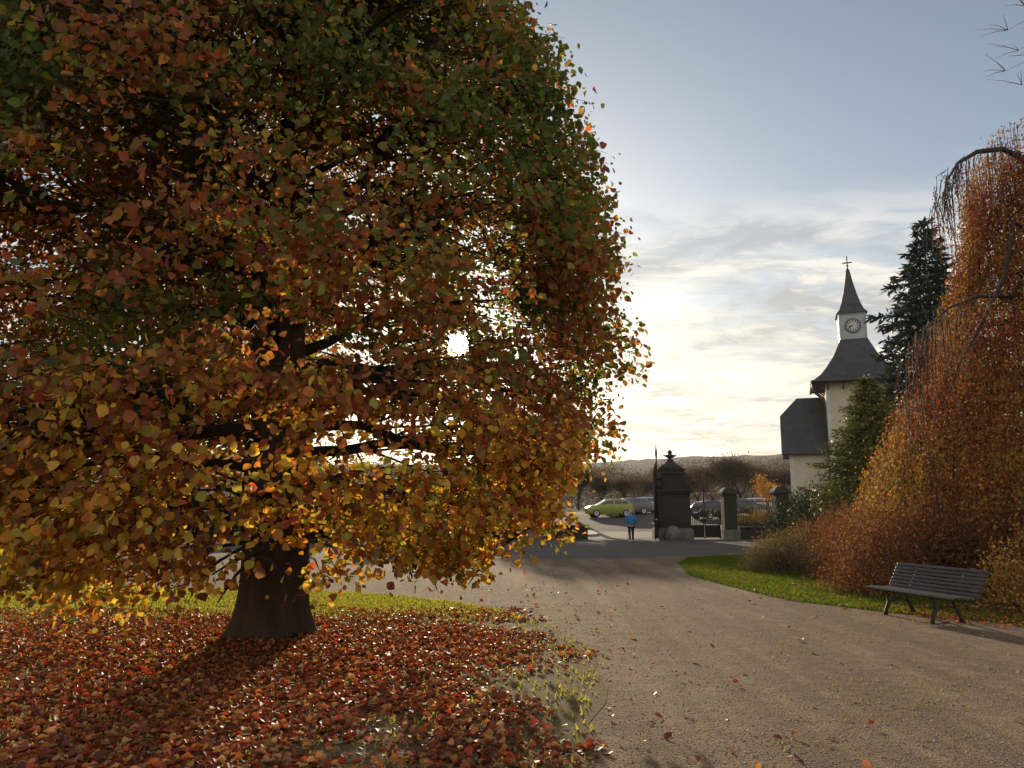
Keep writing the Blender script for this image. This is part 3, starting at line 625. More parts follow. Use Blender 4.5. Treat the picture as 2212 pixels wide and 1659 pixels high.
# ------------------------------------------------------------------ conifers
def conifer(name, label, loc, h, r, pal, seed, z0=.4, whorls=30, droop=.25, shape='spruce', spray=.22, fullness=9, rz=0):
    t = thing(name, label, 'tree', loc, rz); rs = random.Random(seed)
    m = MB(); m.tube([(0, 0, -.1), (0, 0, h * .3), (0, 0, h * .7), (0, 0, h)], [h * .018, h * .014, h * .007, .01], 8); m.build('trunk', M['bark'], t)
    A = []; T = []; Nn = []; b = MB()
    for i in range(whorls):
        f = i / (whorls - 1); z = z0 + (h - z0) * f ** .92; R0 = r * ((1 - f) ** .85) * (1 + rs.uniform(-.22, .18)) + .12
        nb = int(fullness * (1 - f * .4)) 
        for k in range(nb):
            a = 6.283 * k / nb + i * 1.7 + rs.uniform(-.25, .25); L = R0 * rs.uniform(.62, 1.12)
            d = Vector((math.cos(a), math.sin(a), 0)); s = Vector((-math.sin(a), math.cos(a), 0)); p0 = Vector((0, 0, z))
            if shape == 'spruce': fz = lambda q: -droop * L * q + .35 * droop * L * q * q
            else: fz = lambda q: .55 * L * q - droop * L * q * q
            b.tube([p0 + d * L * q + Vector((0, 0, fz(q))) for q in (0, .5, 1)], [.03, .018, .005], 3)
            nsp = max(3, int(L / .09))
            for j in range(nsp):
                q = (j + rs.random()) / nsp
                if q < .12: continue
                c = p0 + d * L * q + Vector((0, 0, fz(q))); wl = L * .34 * (1 - q * .55) + .08
                for sd in (-1, 1, 0):
                    e = rs.uniform(.35, 1) * wl
                    o = c + s * sd * e * rs.uniform(.0, .7) + Vector((0, 0, rs.uniform(-.06, .05)))
                    A.append(o); T.append(d * rs.uniform(.3, 1) + s * sd * rs.uniform(.4, 1) + Vector((0, 0, rs.uniform(-.45, .15)))); Nn.append(Vector((rs.gauss(0, .5), rs.gauss(0, .5), 1)))
    b.build('boughs', M['twig'], t)
    A = np.array([tuple(v) for v in A]); T = np.array([tuple(v) for v in T]); Nn = np.array([tuple(v) for v in Nn])
    A = np.concatenate([A, A + rng.normal(0, .05, A.shape)]); T = np.concatenate([T, T + rng.normal(0, .5, T.shape)]); Nn = np.concatenate([Nn, rng.normal(0, 1, Nn.shape)])
    n = len(A); leaves('crown', A, T, Nn, rng.uniform(.6, 1.3, n) * spray, np.full(n, .42), palette(pal, n), M['needle'], t, LEAF4)
    return t
DARKS = [(.050, .070, .065), (.038, .054, .050), (.065, .085, .08), (.03, .042, .038)]
conifer('spruce', 'tall dark bluish spruce behind the tower\'s right side', (P(1992, 482, 34).x, 34, 0), P(1985, 482, 34).z, 4.6, DARKS, 3, z0=2.0, whorls=27, droop=.16, spray=.42, fullness=9)
conifer('fir', 'yellowish green pointed conifer in front of the cream tower', (P(1878, 900, 28).x, 28, 0), P(1878, 822, 28).z, 2.3, [(.19, .18, .04), (.14, .15, .035), (.24, .21, .05), (.10, .11, .03)], 8, z0=.3, whorls=44, droop=.15, shape='fir', spray=.19, fullness=16)
shrub('juniper', 'dark green evergreen bush beside the last gate pillar', 'shrub', (P(1745, 1100, 37).x, 37, 0), 2.2, 1.6, 2.5, 16000, [(.03, .045, .018), (.045, .06, .02), (.022, .034, .015)], .12, .22, 66, mat_='needle', up_=.7, aspect=(.2, .35))
shrub('evergreen_bush', 'dark green rounded bush between the fir and the copper shrubs', 'shrub', (P(1830, 1100, 30).x, 30.5, 0), 2.4, 1.8, 2.3, 16000, [(.04, .055, .018), (.055, .065, .02), (.03, .04, .015)], .10, .18, 69, mat_='needle', up_=.6, aspect=(.25, .4))

# ------------------------------------------------------------------ gate
GY = 45.0
def gx(u, v=1100): return P(u, v, GY).x
def gzz(v): return P(1106, v, GY).z
def big_pillar(label, xc):
    t = thing('gate_pillar', label, 'gate pillar', (xc, GY, 0), group='baroque gate pillars')
    hw = .88
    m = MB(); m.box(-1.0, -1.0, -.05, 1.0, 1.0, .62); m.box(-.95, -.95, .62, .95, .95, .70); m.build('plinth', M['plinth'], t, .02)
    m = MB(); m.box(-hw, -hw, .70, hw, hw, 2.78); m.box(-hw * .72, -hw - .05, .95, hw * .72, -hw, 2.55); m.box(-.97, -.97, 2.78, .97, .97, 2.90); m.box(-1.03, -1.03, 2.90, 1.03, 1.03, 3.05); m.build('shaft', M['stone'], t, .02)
    # volute shoulders (profile extruded) and upper block
    m = MB()
    prof = [(.90, 3.05), (.92, 3.2), (.82, 3.34), (.70, 3.42), (.66, 3.55), (.74, 3.68), (.76, 3.78), (.66, 3.84)]
    pr = [(x_, z_) for x_, z_ in prof]; ring = pr + [(-x_, z_) for x_, z_ in reversed(pr)]
    m.rings([[Vector((x_, y_, z_)) for x_, z_ in ring] for y_ in (.5, -.5)])
    m.box(-.60, -.60, 3.05, .60, .60, 3.95)
    for s_ in (-1, 1):
        m.tube([(s_ * .74, -.56, 3.22), (s_ * .74, .56, 3.22)], .17, 14); m.tube([(s_ * .68, -.54, 3.72), (s_ * .68, .54, 3.72)], .11, 12)
    m.build('scrolled_top', M['stone'], t)
    m = MB(); m.lathe([(.60, 3.95), (.72, 4.0), (.72, 4.07), (.66, 4.12), (.66, 4.22), (.74, 4.28), (.74, 4.33)], sq=True)
    m.lathe([(.70, 4.331), (.66, 4.42), (.54, 4.56), (.34, 4.68), (.22, 4.80), (.17, 4.92), (.20, 4.95)], n=20)
    m.build('bell_cap', M['stone'], t)
    m = MB(); m.lathe([(.10, 4.95), (.08, 5.0), (.20, 5.06), (.30, 5.16), (.33, 5.20), (.26, 5.22), (.12, 5.26), (.10, 5.33), (.15, 5.38), (.11, 5.46), (.02, 5.54)], n=18)
    for a in (0, 90, 180, 270):
        c, s_ = math.cos(R(a)), math.sin(R(a)); m.tube([(c * .24, s_ * .24, 5.12), (c * .36, s_ * .36, 5.20), (c * .35, s_ * .35, 5.27)], [.04, .05, .02], 6)
    m.build('urn', M['stone'], t)
    return t
xp = (gx(1418) + gx(1484)) / 2
zs = P(1450, 972, GY).z / 5.54
p1 = big_pillar('tall dark baroque stone pillar topped by an urn, right of the open gateway', xp); p1.scale = (1, 1, zs)
xl = gx(1195) - 1.0
p2 = big_pillar('baroque stone pillar left of the gateway, mostly hidden behind the tree', xl); p2.scale = (1, 1, zs)
# guard stone
m = MB(); m.lathe([(.52, 0), (.50, .3), (.42, .55), (.28, .74), (.10, .82)], n=16); g_ = m.build('guard_stone', M['plinth']); g_.location = (xp - .25, GY - 1.25, -.02)
tag(g_, 'rounded grey guard stone at the foot of the urn topped pillar', 'guard stone')
def small_pillar(label, x, top, w_=.37):
    t = thing('gate_pillar', label, 'gate pillar', (x, GY, 0), group='short stone pillars of the fence')
    m = MB(); m.box(-w_ - .12, -w_ - .12, -.05, w_ + .12, w_ + .12, .55); m.build('plinth', M['plinth'], t, .02)
    m = MB(); m.box(-w_, -w_, .55, w_, w_, top - .48); m.box(-w_ - .04, -w_ - .04, top - .48, w_ + .04, w_ + .04, top - .42); m.build('shaft', M['stone'], t, .015)
    m = MB(); m.box(-w_ - .13, -w_ - .13, top - .42, w_ + .13, w_ + .13, top - .30); m.lathe([(w_ + .10, top - .30), (w_ - .0, top - .16), (w_ * .6, top - .05), (.05, top)], sq=True); m.build('cap', M['stone'], t)
    return t
x2 = (gx(1561) + gx(1588)) / 2; x3 = (gx(1677) + gx(1696)) / 2
small_pillar('short stone pillar with a pyramid cap, just right of the small iron gate', x2, gzz(1052))
small_pillar('short stone pillar at the right end of the fence, beside the dark evergreen bush', x3, gzz(1050))
# open leaf of the main gate, standing edge-on
def gate_leaf(label, xh, ang_, flip=1):
    t = thing('gate_leaf', label, 'gate', (xh, GY - .4, 0), R(ang_)); W = 1.85
    m = MB()
    for xx in (0, W): m.tube([(xx, 0, .05), (xx, 0, 3.7 if xx else 4.6)], .04, 8)
    for zq in (.12, 1.05, 1.2, 3.3): m.box(0, -.02, zq, W, .02, zq + .05)
    m.tube([(0, 0, 4.6), (0, 0, 4.95), (0, 0, 5.3), (0, 0, 5.55)], [.04, .07, .02, .005], 8)
    m.tube([(0, 0, 4.45), (W * .3, 0, 4.35), (W * .6, 0, 3.9), (W, 0, 3.75)], .03, 6); m.build('frame', M['iron'], t)
    m = MB()
    for k in range(1, 14):
        xx = W * k / 14; ztop = 4.4 - .6 * (k / 14); m.tube([(xx, 0, 1.2), (xx, 0, ztop), (xx, 0, ztop + .18)], [.014, .014, .003], 5)
    for k in range(7):
        c = (W * (k + .5) / 7, 0, 2.9); m.tube([(c[0] + .1 * math.cos(q / 10 * 6.283), 0, c[2] + .1 * math.sin(q / 10 * 6.283)) for q in range(11)], .012, 4)
        c = (c[0], 0, 3.5); m.tube([(c[0] + .09 * math.cos(q / 10 * 6.283), 0, c[2] + .12 * math.sin(q / 10 * 6.283)) for q in range(11)], .012, 4)
    m.build('bars', M['iron'], t)
    m = MB(); m.box(.04, -.012, .17, W - .04, .012, 1.05); m.build('kick_panel', M['iron'], t); return t
gate_leaf('tall black iron gate leaf standing open, seen nearly edge-on beside the urn pillar', gx(1420) - .05, -106)
gate_leaf('tall black iron gate leaf folded open at the left, behind the leafy tree', gx(1268) - 2.0, 170)
# closed small double gate
def small_gate():
    xa, xb = gx(1484) + .02, x2 - .50; W = xb - xa; t = thing('small_gate', 'closed small double iron gate with a solid foot panel between two stone pillars', 'gate', (xa, GY, 0))
    top = gzz(1062)
    for s_ in (0, 1):
        a, b = (0.03, W / 2 - .015) if s_ == 0 else (W / 2 + .015, W - .03)
        m = MB()
        for xx in (a + .02, b - .02): m.tube([(xx, 0, .05), (xx, 0, 1.35 if abs(xx - W / 2) > .1 else top)], .025, 6)
        for zq in (.1, .78, 1.30): m.box(a + .02, -.015, zq, b - .02, .015, zq + .035)
        lf = m.build('gate_wing', M['iron'], t)
        m = MB(); m.box(a + .03, -.008, .13, b - .03, .008, .78); m.build('foot_panel', M['iron'], lf)
        m = MB(); nb = 9
        for k in range(nb):
            xx = a + (b - a) * (k + .5) / nb; hh = .35 * math.sin(math.pi * (xx / W)) ; m.tube([(xx, 0, .8), (xx, 0, 1.6 + hh), (xx, 0, 1.75 + hh)], [.016, .016, .003], 4)
        for k in range(3):
            c = a + (b - a) * (k + .5) / 3; m.tube([(c - .13, 0, 1.33), (c - .13, 0, 1.55), (c, 0, 1.75), (c + .13, 0, 1.55), (c + .13, 0, 1.33)], .014, 4)
            m.tube([(c + .11 * math.cos(q / 10 * 6.283), 0, 1.05 + .11 * math.sin(q / 10 * 6.283)) for q in range(11)], .010, 4)
        m.build('bars', M['iron'], lf)
    m = MB(); m.box(W / 2 - .16, -.03, 1.02, W / 2 + .16, -.016, 1.16); m.box(W / 2 - .16, -.10, 1.07, W / 2 - .02, -.03, 1.10); m.build('lock', M['iron'], t)
    m = MB(); m.tube([(W / 2, 0, 2.0), (W / 2, 0, gzz(1032)), (W / 2, 0, gzz(1026))], [.03, .02, .004], 6); m.box(0, -.02, top, W, .02, top + .035)
    for k in range(1, 20): m.tube([(W * k / 20, 0, 2.3 - .3 * abs(k / 10 - 1)), (W * k / 20, 0, top)], .008, 4)
    m.build('overthrow', M['iron'], t)
small_gate()
# low wall and railing
def railing(label, xa, xb, hw_=.62, top=None):
    top = top or gzz(1080); W = xb - xa
    wl = MB(); wl.box(0, -.22, -.05, W, .22, hw_); wl.box(0, -.27, hw_ + .002, W, .27, hw_ + .09)
    t = thing('low_wall', label[0], 'wall', (xa, GY, 0)); wl.build('wall', M['stone'], t, .015)
    f = thing('iron_railing', label[1], 'fence', (xa, GY, hw_ + .09))
    m = MB(); hh = top - hw_ - .09
    for zq in (.06, .55, hh - .1): m.box(0, -.015, zq, W, .015, zq + .03)
    m.build('rail', M['iron'], f); m = MB(); nb = int(W / .13)
    for k in range(nb):
        xx = W * (k + .5) / nb; m.tube([(xx, 0, 0), (xx, 0, hh - .02), (xx, 0, hh + .08)], [.016, .016, .003], 4)
        if k % 2 == 0: m.tube([(xx + .065, 0, .09), (xx + .065, 0, .30), (xx + .065, 0, .36)], [.016, .016, .003], 4)
    m.build('bars', M['iron'], f)
railing(('low dark stone wall between the short pillars', 'iron railing on the low wall between the short pillars'), x2 + .50, x3 - .50)
railing(('low stone wall running right from the last pillar behind the bushes', 'iron railing right of the last pillar behind the bushes'), x3 + .50, x3 + 16)
railing(('low stone wall running left from the gateway behind the tree', 'iron railing left of the gateway behind the tree'), xl - 22, xl - 1.01)
m = MB(); m.box(xl + 1.01, GY - .3, -.05, gx(1268), GY + .3, .72); m.box(xl + 1.02, GY - .36, .722, gx(1268) + .06, GY + .36, .82); tag(m.build('low_wall', M['stone'], None, .015), 'short low dark stone wall ending left of the open gateway', 'wall')

# ------------------------------------------------------------------ clock tower lodge
def tower():
    y0 = 47.6; W = 3.9; D = 3.9; yc = y0 + D / 2; xc = P(1829, 560, yc).x; K = y0 * .93 / FPX
    Zt = lambda v, y=y0: P(1830, v, y).z
    t = thing('clock_tower_lodge', 'cream lodge with slate roofs and a clock tower with pointed spire and cross', 'building', (xc, yc, 0), R(-20)); h = W / 2
    ze = Zt(822); zr = Zt(737, yc); zc = Zt(683, yc); zs_ = Zt(585, yc)
    m = MB(); m.box(-h, -D / 2, -.3, h, D / 2, ze - .02); m.build('tower_wall', M['plaster'], t, .02)
    m = MB(); m.box(-h - .015, -D / 2 - .02, 0, -h + .22, -D / 2 + .2, ze - .4)
    m.build('corner_strip', M['trim'], t)
    # eaves soffit + brackets
    m = MB(); m.box(-h - .72, -D / 2 - .72, ze - .02, h + .72, D / 2 + .72, ze + .10); eo = m.build('eaves', M['gutter'], t)
    m = MB()
    for s_ in range(5):
        xx = -h + .12 + s_ * (W - .24) / 4
        m = MB(); m.bar((xx, -D / 2, ze - .45), (xx, -D / 2 - .5, ze - .05), .09, .09); m.build('bracket', M['gutter'], t)
        m = MB(); m.bar((-h, -D / 2 + .12 + s_ * (D - .24) / 4, ze - .45), (-h - .5, -D / 2 + .12 + s_ * (D - .24) / 4, ze - .05), .09, .09); m.build('bracket', M['gutter'], t)
    # flared pyramid roof
    m = MB(); pr = [(1.0, ze + .10), (.83, ze + .50), (.69, ze + 1.0), (.50, ze + 1.80), (.31, zr)]
    m.rings([[Vector((i * (h + .70) * f, j * (D / 2 + .70) * f, z)) for i, j in ((-1, -1), (1, -1), (1, 1), (-1, 1))] for f, z in pr]); m.build('tower_roof', M['slate'], t)
    m = MB(); cw = .78; m.box(-cw - .05, -cw - .05, zr + .002, cw + .05, cw + .05, zr + .12); m.box(-cw, -cw, zr + .12, cw, cw, zc - .05); m.box(-cw - .06, -cw - .06, zc - .05, cw + .06, cw + .06, zc + .02)
    for i in (-1, 1):
        for j in (-1, 1): m.box(i * cw - .05, j * cw - .05, zr + .121, i * cw + .05, j * cw + .05, zc - .051)
    ln = m.build('lantern', M['zinc'], t)
    zm = (zr + zc) / 2 + .02
    def face(rot, name='clock'):
        o = empty(name, (0, 0, 0)); o.parent = t
        Mx = Matrix.Rotation(rot, 4, 'Z')
        def cyl(mb, r, y1, y2, n_=28): mb.rings([[Mx @ Vector((r * math.cos(6.283 * k / n_), y_, zm + r * math.sin(6.283 * k / n_))) for k in range(n_)] for y_ in (y1, y2)])
        a = MB(); cyl(a, .50, -cw - .001, -cw - .05); a.build('clock_rim', M['gutter'], t)
        a = MB(); cyl(a, .43, -cw - .051, -cw - .058); d = a.build('clock_face', M['white'], t)
        a = MB()
        for k in range(12):
            q = 6.283 * k / 12; L_ = .12
            a.bar(Mx @ Vector((.26 * math.sin(q), -cw - .066, zm + .26 * math.cos(q))), Mx @ Vector((.40 * math.sin(q), -cw - .066, zm + .40 * math.cos(q))), .055, .012, Mx @ Vector((0, 1, 0)))
        a.tube([Mx @ Vector((.40 * math.sin(k * 6.283 / 24), -cw - .066, zm + .40 * math.cos(k * 6.283 / 24))) for k in range(25)], .012, 4)
        # the two hands
        for q, L_, w_ in ((R(238), .36, .04), (R(352 - 100), .24, .055)):
            b_ = MB(); b_.bar(Mx @ Vector((0, -cw - .08, zm)), Mx @ Vector((L_ * math.sin(q), -cw - .08, zm + L_ * math.cos(q))), w_, .012, Mx @ Vector((0, 1, 0))); b_.build('clock_hand', M['iron'], d)
        a.build('hour_marks', M['iron'], d)
        bpy.data.objects.remove(o)
    face(0); face(R(-90))
    m = MB(); hh = zs_ - zc; prf = [(.95, zc + .02), (.74, zc + hh * .10), (.57, zc + hh * .26), (.40, zc + hh * .48), (.24, zc + hh * .74), (.11, zs_)]
    m.rings([[Vector((i * f, j * f, z)) for i, j in ((-1, -1), (1, -1), (1, 1), (-1, 1))] for f, z in prf]); m.lathe([(.13, zs_), (.05, zs_ + .15), (.03, zs_ + .3)], n=8); m.build('spire', M['slate'], t)
    zt = Zt(555, yc); m = MB(); m.tube([(0, 0, zs_), (0, 0, zt)], .035, 6); m.tube([(0, 0, zt), (0, 0, zt + .12)], [.03, .004], 6); zb = zt - .42; m.bar((-.30, 0, zb), (.30, 0, zb), .07, .07)
    m.lathe([(.02, zs_ + .28), (.09, zs_ + .36), (.02, zs_ + .44)], n=10)
    m.build('cross', M['iron'], t)
    # gutter and downpipe
    m = MB(); xg = -h - .80; m.tube([(xg, -D / 2 - .8, ze), (xg, D / 2 + .8, ze)], .09, 8); m.tube([(-h - .8, -D / 2 - .80, ze), (h + .8, -D / 2 - .80, ze)], .08, 8)
    m.tube([(xg, -D / 2 - .5, ze), (xg, -D / 2 - .5, ze - .45), (xg + .15, -D / 2 - .45, ze - .75), (-h - .18, -D / 2 - .2, ze - 1.15), (-h - .10, -D / 2 + .1, ze - 1.5), (-h - .10, -D / 2 + .1, 0)], .055, 8); m.build('downpipe', M['gutter'], t)
    # wing with half-hipped roof
    yw = y0 + .5; ywr = yw + 2.3
    xw0 = -h - 90 * K; xw1 = -h; ew = P(1700, 972, yw).z; rw = P(1740, 855, ywr).z; kn = P(1670, 893, yw + 1.5).z
    yl = yw - yc; yb = yl + 4.6
    m = MB(); m.box(xw0, yl, -.3, xw1, yb, ew); 
    m.add([(xw0, yl, ew), (xw0, yb, ew), (xw0, yl + 1.5, kn - .15), (xw0, yb - 1.5, kn - .15), (xw1, yl, ew), (xw1, yb, ew), (xw1, yl + 1.5, kn - .15), (xw1, yb - 1.5, kn - .15)], [(0, 1, 3, 2), (4, 6, 7, 5)])
    m.build('wing_wall', M['plaster'], t, .015)
    m = MB(); m.box(xw0 - .02, yl - .02, 0, xw0 + .25, yl + .2, ew - .05); m.build('corner_strip', M['trim'], t)
    xo = -h - 108 * K; xr = -h - 66 * K
    fy = yl - .35; by = yb + .35; cy_ = (fy + by) / 2; ty = cy_
    e0 = ew - .12; T = .12; kf = (kn - e0) / (rw - e0); ky = fy + (ty - fy) * kf; kb = by - (by - ty) * kf
    V = [(xo, fy, e0), (xo, ky, kn), (xr, ty, rw), (xw1, ty, rw), (xw1, fy, e0), (xo, kb, kn), (xo, by, e0), (xw1, by, e0)]
    m = MB(); m.add(V, [(0, 4, 3, 2, 1), (1, 2, 5), (5, 2, 3, 7, 6)]); wr = m.build('wing_roof', M['slate'], t)
    so = wr.modifiers.new('s', 'SOLIDIFY'); so.thickness = .14; so.offset = -1
    m = MB(); m.tube([(xo, fy - .04, e0 - .03), (xw1, fy - .04, e0 - .03)], .07, 8); m.build('gutter', M['gutter'], t)
    # windows and door on the front and left side
    for xx, z0_ in ((xw0 + 1.2, 1.4),):
        fr = MB(); fr.box(xx - .5, yl - .03, z0_, xx + .5, yl - .002, z0_ + 1.6); f_ = fr.build('window', M['trim'], t); p_ = MB(); p_.box(xx - .42, yl - .04, z0_ + .08, xx + .42, yl - .032, z0_ + 1.52); p_.build('pane', M['glass'], f_)
tower()

# ------------------------------------------------------------------ bench
def bench():
    fl = G(1917, 1328); fr_ = G(2022, 1348); 
    ax = (fr_ - fl); Lleg = ax.length; an = math.atan2(ax.y, ax.x)
    mid = (fl + fr_) / 2
    t = thing('park_bench', 'dark slatted wooden park bench on curved cast iron legs beside the path', 'bench', (mid.x, mid.y, .0), an)
    hw = .96; leg = Lleg / 2 if Lleg > 1 else .75
    t.scale = (.96, .96, .96)
    # local: x along the bench, y from front to back
    prof = [(-.04, .405), (.045, .415), (.13, .410), (.215, .400), (.30, .395), (.38, .405)]
    pb = [(.425, .445), (.455, .50), (.485, .555), (.515, .61), (.545, .665), (.575, .72), (.605, .775)]
    for i, (y_, z_) in enumerate(prof):
        m = MB(); m.box(-hw, y_ - .038, z_ - .014, hw, y_ + .038, z_ + .014); m.build('seat_slat', M['benchwood'], t, .006)
    for y_, z_ in pb:
        m = MB(); m.box(-hw, -.024, -.012, hw, .024, .012, Matrix.Translation((0, y_, z_)) @ Matrix.Rotation(R(65), 4, 'X')); m.build('backrest_slat', M['benchwood'], t, .006)
    for s_ in (-1, 1):
        x_ = s_ * leg; m = MB()
        m.tube([(x_, -.02, .38), (x_, .02, .30), (x_, .03, .20), (x_, -.03, .08), (x_, -.05, .0)], [.022, .024, .028, .032, .036], 8)
        m.tube([(x_, .33, .37), (x_, .36, .30), (x_, .40, .20), (x_, .46, .08), (x_, .49, .0)], [.022, .026, .03, .034, .036], 8)
        m.tube([(x_, .03, .20), (x_, .12, .235), (x_, .24, .245), (x_, .34, .235), (x_, .40, .20)], .017, 8)
        m.tube([(x_, -.07, .38), (x_, .2, .37), (x_, .33, .362), (x_, .42, .385), (x_, .48, .47), (x_, .57, .63), (x_, .63, .77)], .018, 8)
        m.build('leg_frame', M['benchiron'], t)
bench()

# ------------------------------------------------------------------ person walking away
def skin(name, pts, edges, rad, mat_, parent, sub=1, root=0):
    me = bpy.data.meshes.new(name); me.from_pydata(pts, edges, []); o = link_mesh(name, me, mat_, parent)
    md = o.modifiers.new('skin', 'SKIN'); md.use_smooth_shade = True
    for i, d in enumerate(me.skin_vertices[0].data):
        r = rad[i]; d.radius = r if isinstance(r, tuple) else (r, r); d.use_root = (i == root)
    s = o.modifiers.new('sub', 'SUBSURF'); s.levels = sub; s.render_levels = sub; return o
def person():
    g = G(1364, 1171); t = thing('person', 'grey haired person in a blue jacket and dark trousers walking away through the gateway', 'person', (g.x, g.y, 0), R(4))
    sk = mat('skin', (.5, .32, .24), (.45, .28, .21), 8, .6); bl = mat('blue_jacket', (.035, .19, .42), (.03, .15, .36), 6, .7, bmp=.01, bscale=9); dk = mat('dark_trousers', (.018, .02, .026), (.012, .013, .018), 8, .8)
    hr = mat('grey_hair', (.42, .38, .34), (.30, .27, .24), 25, .7); shm = mat('pale_shoe', (.4, .4, .4), (.25, .25, .25), 9, .6)
    v = []; e = []; r = []
    def add(p, rr, pa=None):
        v.append(p); r.append(rr)
        if pa is not None: e.append((pa, len(v) - 1))
        return len(v) - 1
    pel = add((0, 0, .90), (.14, .11)); sp = add((0, 0, 1.12), (.14, .10), pel); ch = add((0, .01, 1.30), (.16, .11), sp); nk = add((0, .02, 1.44), .055, ch); hd = add((0, .04, 1.54), (.075, .085), nk); add((0, .04, 1.63), (.07, .085), hd)
    add((0, .125, 1.56), .018, hd)                                                    # nose
    for s_ in (-1, 1): add((s_ * .085, .03, 1.56), .018, hd)                           # ears
    for s_ in (-1, 1):
        sh = add((s_ * .18, .01, 1.37), .055, ch); elb = add((s_ * .25, -.02, 1.12), .042, sh); wr = add((s_ * .26, .06 * s_ + .04, .90), .028, elb)
        pm = add((s_ * .26, .07 * s_ + .045, .83), (.035, .020), wr)
        for k, ln in enumerate((.065, .075, .07, .055)):
            q = add((s_ * (.26), .07 * s_ + .045 - .03 + k * .02, .79), .009, pm); add((s_ * .252, .07 * s_ + .055 - .03 + k * .02, .79 - ln), .007, q)
        q = add((s_ * .245, .07 * s_ + .09, .82), .010, pm); add((s_ * .24, .07 * s_ + .11, .785), .008, q)
        hp = add((s_ * .09, 0, .84), .085, pel); kn = add((s_ * .10, .05 * s_ + .02, .48), .058, hp); an = add((s_ * .10, .11 * s_ - .04, .09), .038, kn); add((s_ * .10, .11 * s_ + .08, .035), .034, an)
    skin('body', v, e, r, sk, t, 1)
    # jacket
    v = []; e = []; r = []
    a0 = add((0, 0, .84), (.20, .15)); a1 = add((0, 0, 1.02), (.185, .145), a0); a2 = add((0, .0, 1.25), (.20, .15), a1); a3 = add((0, .01, 1.40), (.12, .10), a2); add((0, .02, 1.46), (.07, .07), a3)
    for s_ in (-1, 1):
        b1 = add((s_ * .20, .01, 1.35), .075, a2); b2 = add((s_ * .26, -.02, 1.12), .062, b1); add((s_ * .268, .05 * s_ + .03, .92), .052, b2)
    skin('jacket', v, e, r, bl, t, 2)
    v = []; e = []; r = []
    a0 = add((0, 0, .90), (.155, .12))
    for s_ in (-1, 1): b1 = add((s_ * .09, 0, .80), .098, a0); b2 = add((s_ * .10, .05 * s_ + .02, .48), .072, b1); add((s_ * .10, .11 * s_ - .04, .11), .058, b2)
    skin('trousers', v, e, r, dk, t, 2)
    m = MB(); 
    for i, (z_, q) in enumerate(()): pass
    m.lathe([(.03, 1.455), (.085, 1.49), (.105, 1.56), (.10, 1.64), (.07, 1.69), (.01, 1.715)], c=(0, .02, 0), n=14); m.build('hair', hr, t)
    for s_ in (-1, 1):
        m = MB(); y_ = .11 * s_; m.rings([[Vector((s_ * .10 + w_ * math.cos(a), yy, max(0.0, hh + hh * math.sin(a)))) for a in [k * 6.283 / 10 for k in range(10)]] for yy, w_, hh in ((y_ - .10, .03, .035), (y_ - .06, .045, .05), (y_ + .04, .045, .042), (y_ + .11, .045, .03), (y_ + .15, .025, .02))], True); m.build('shoe', shm, t)
person()

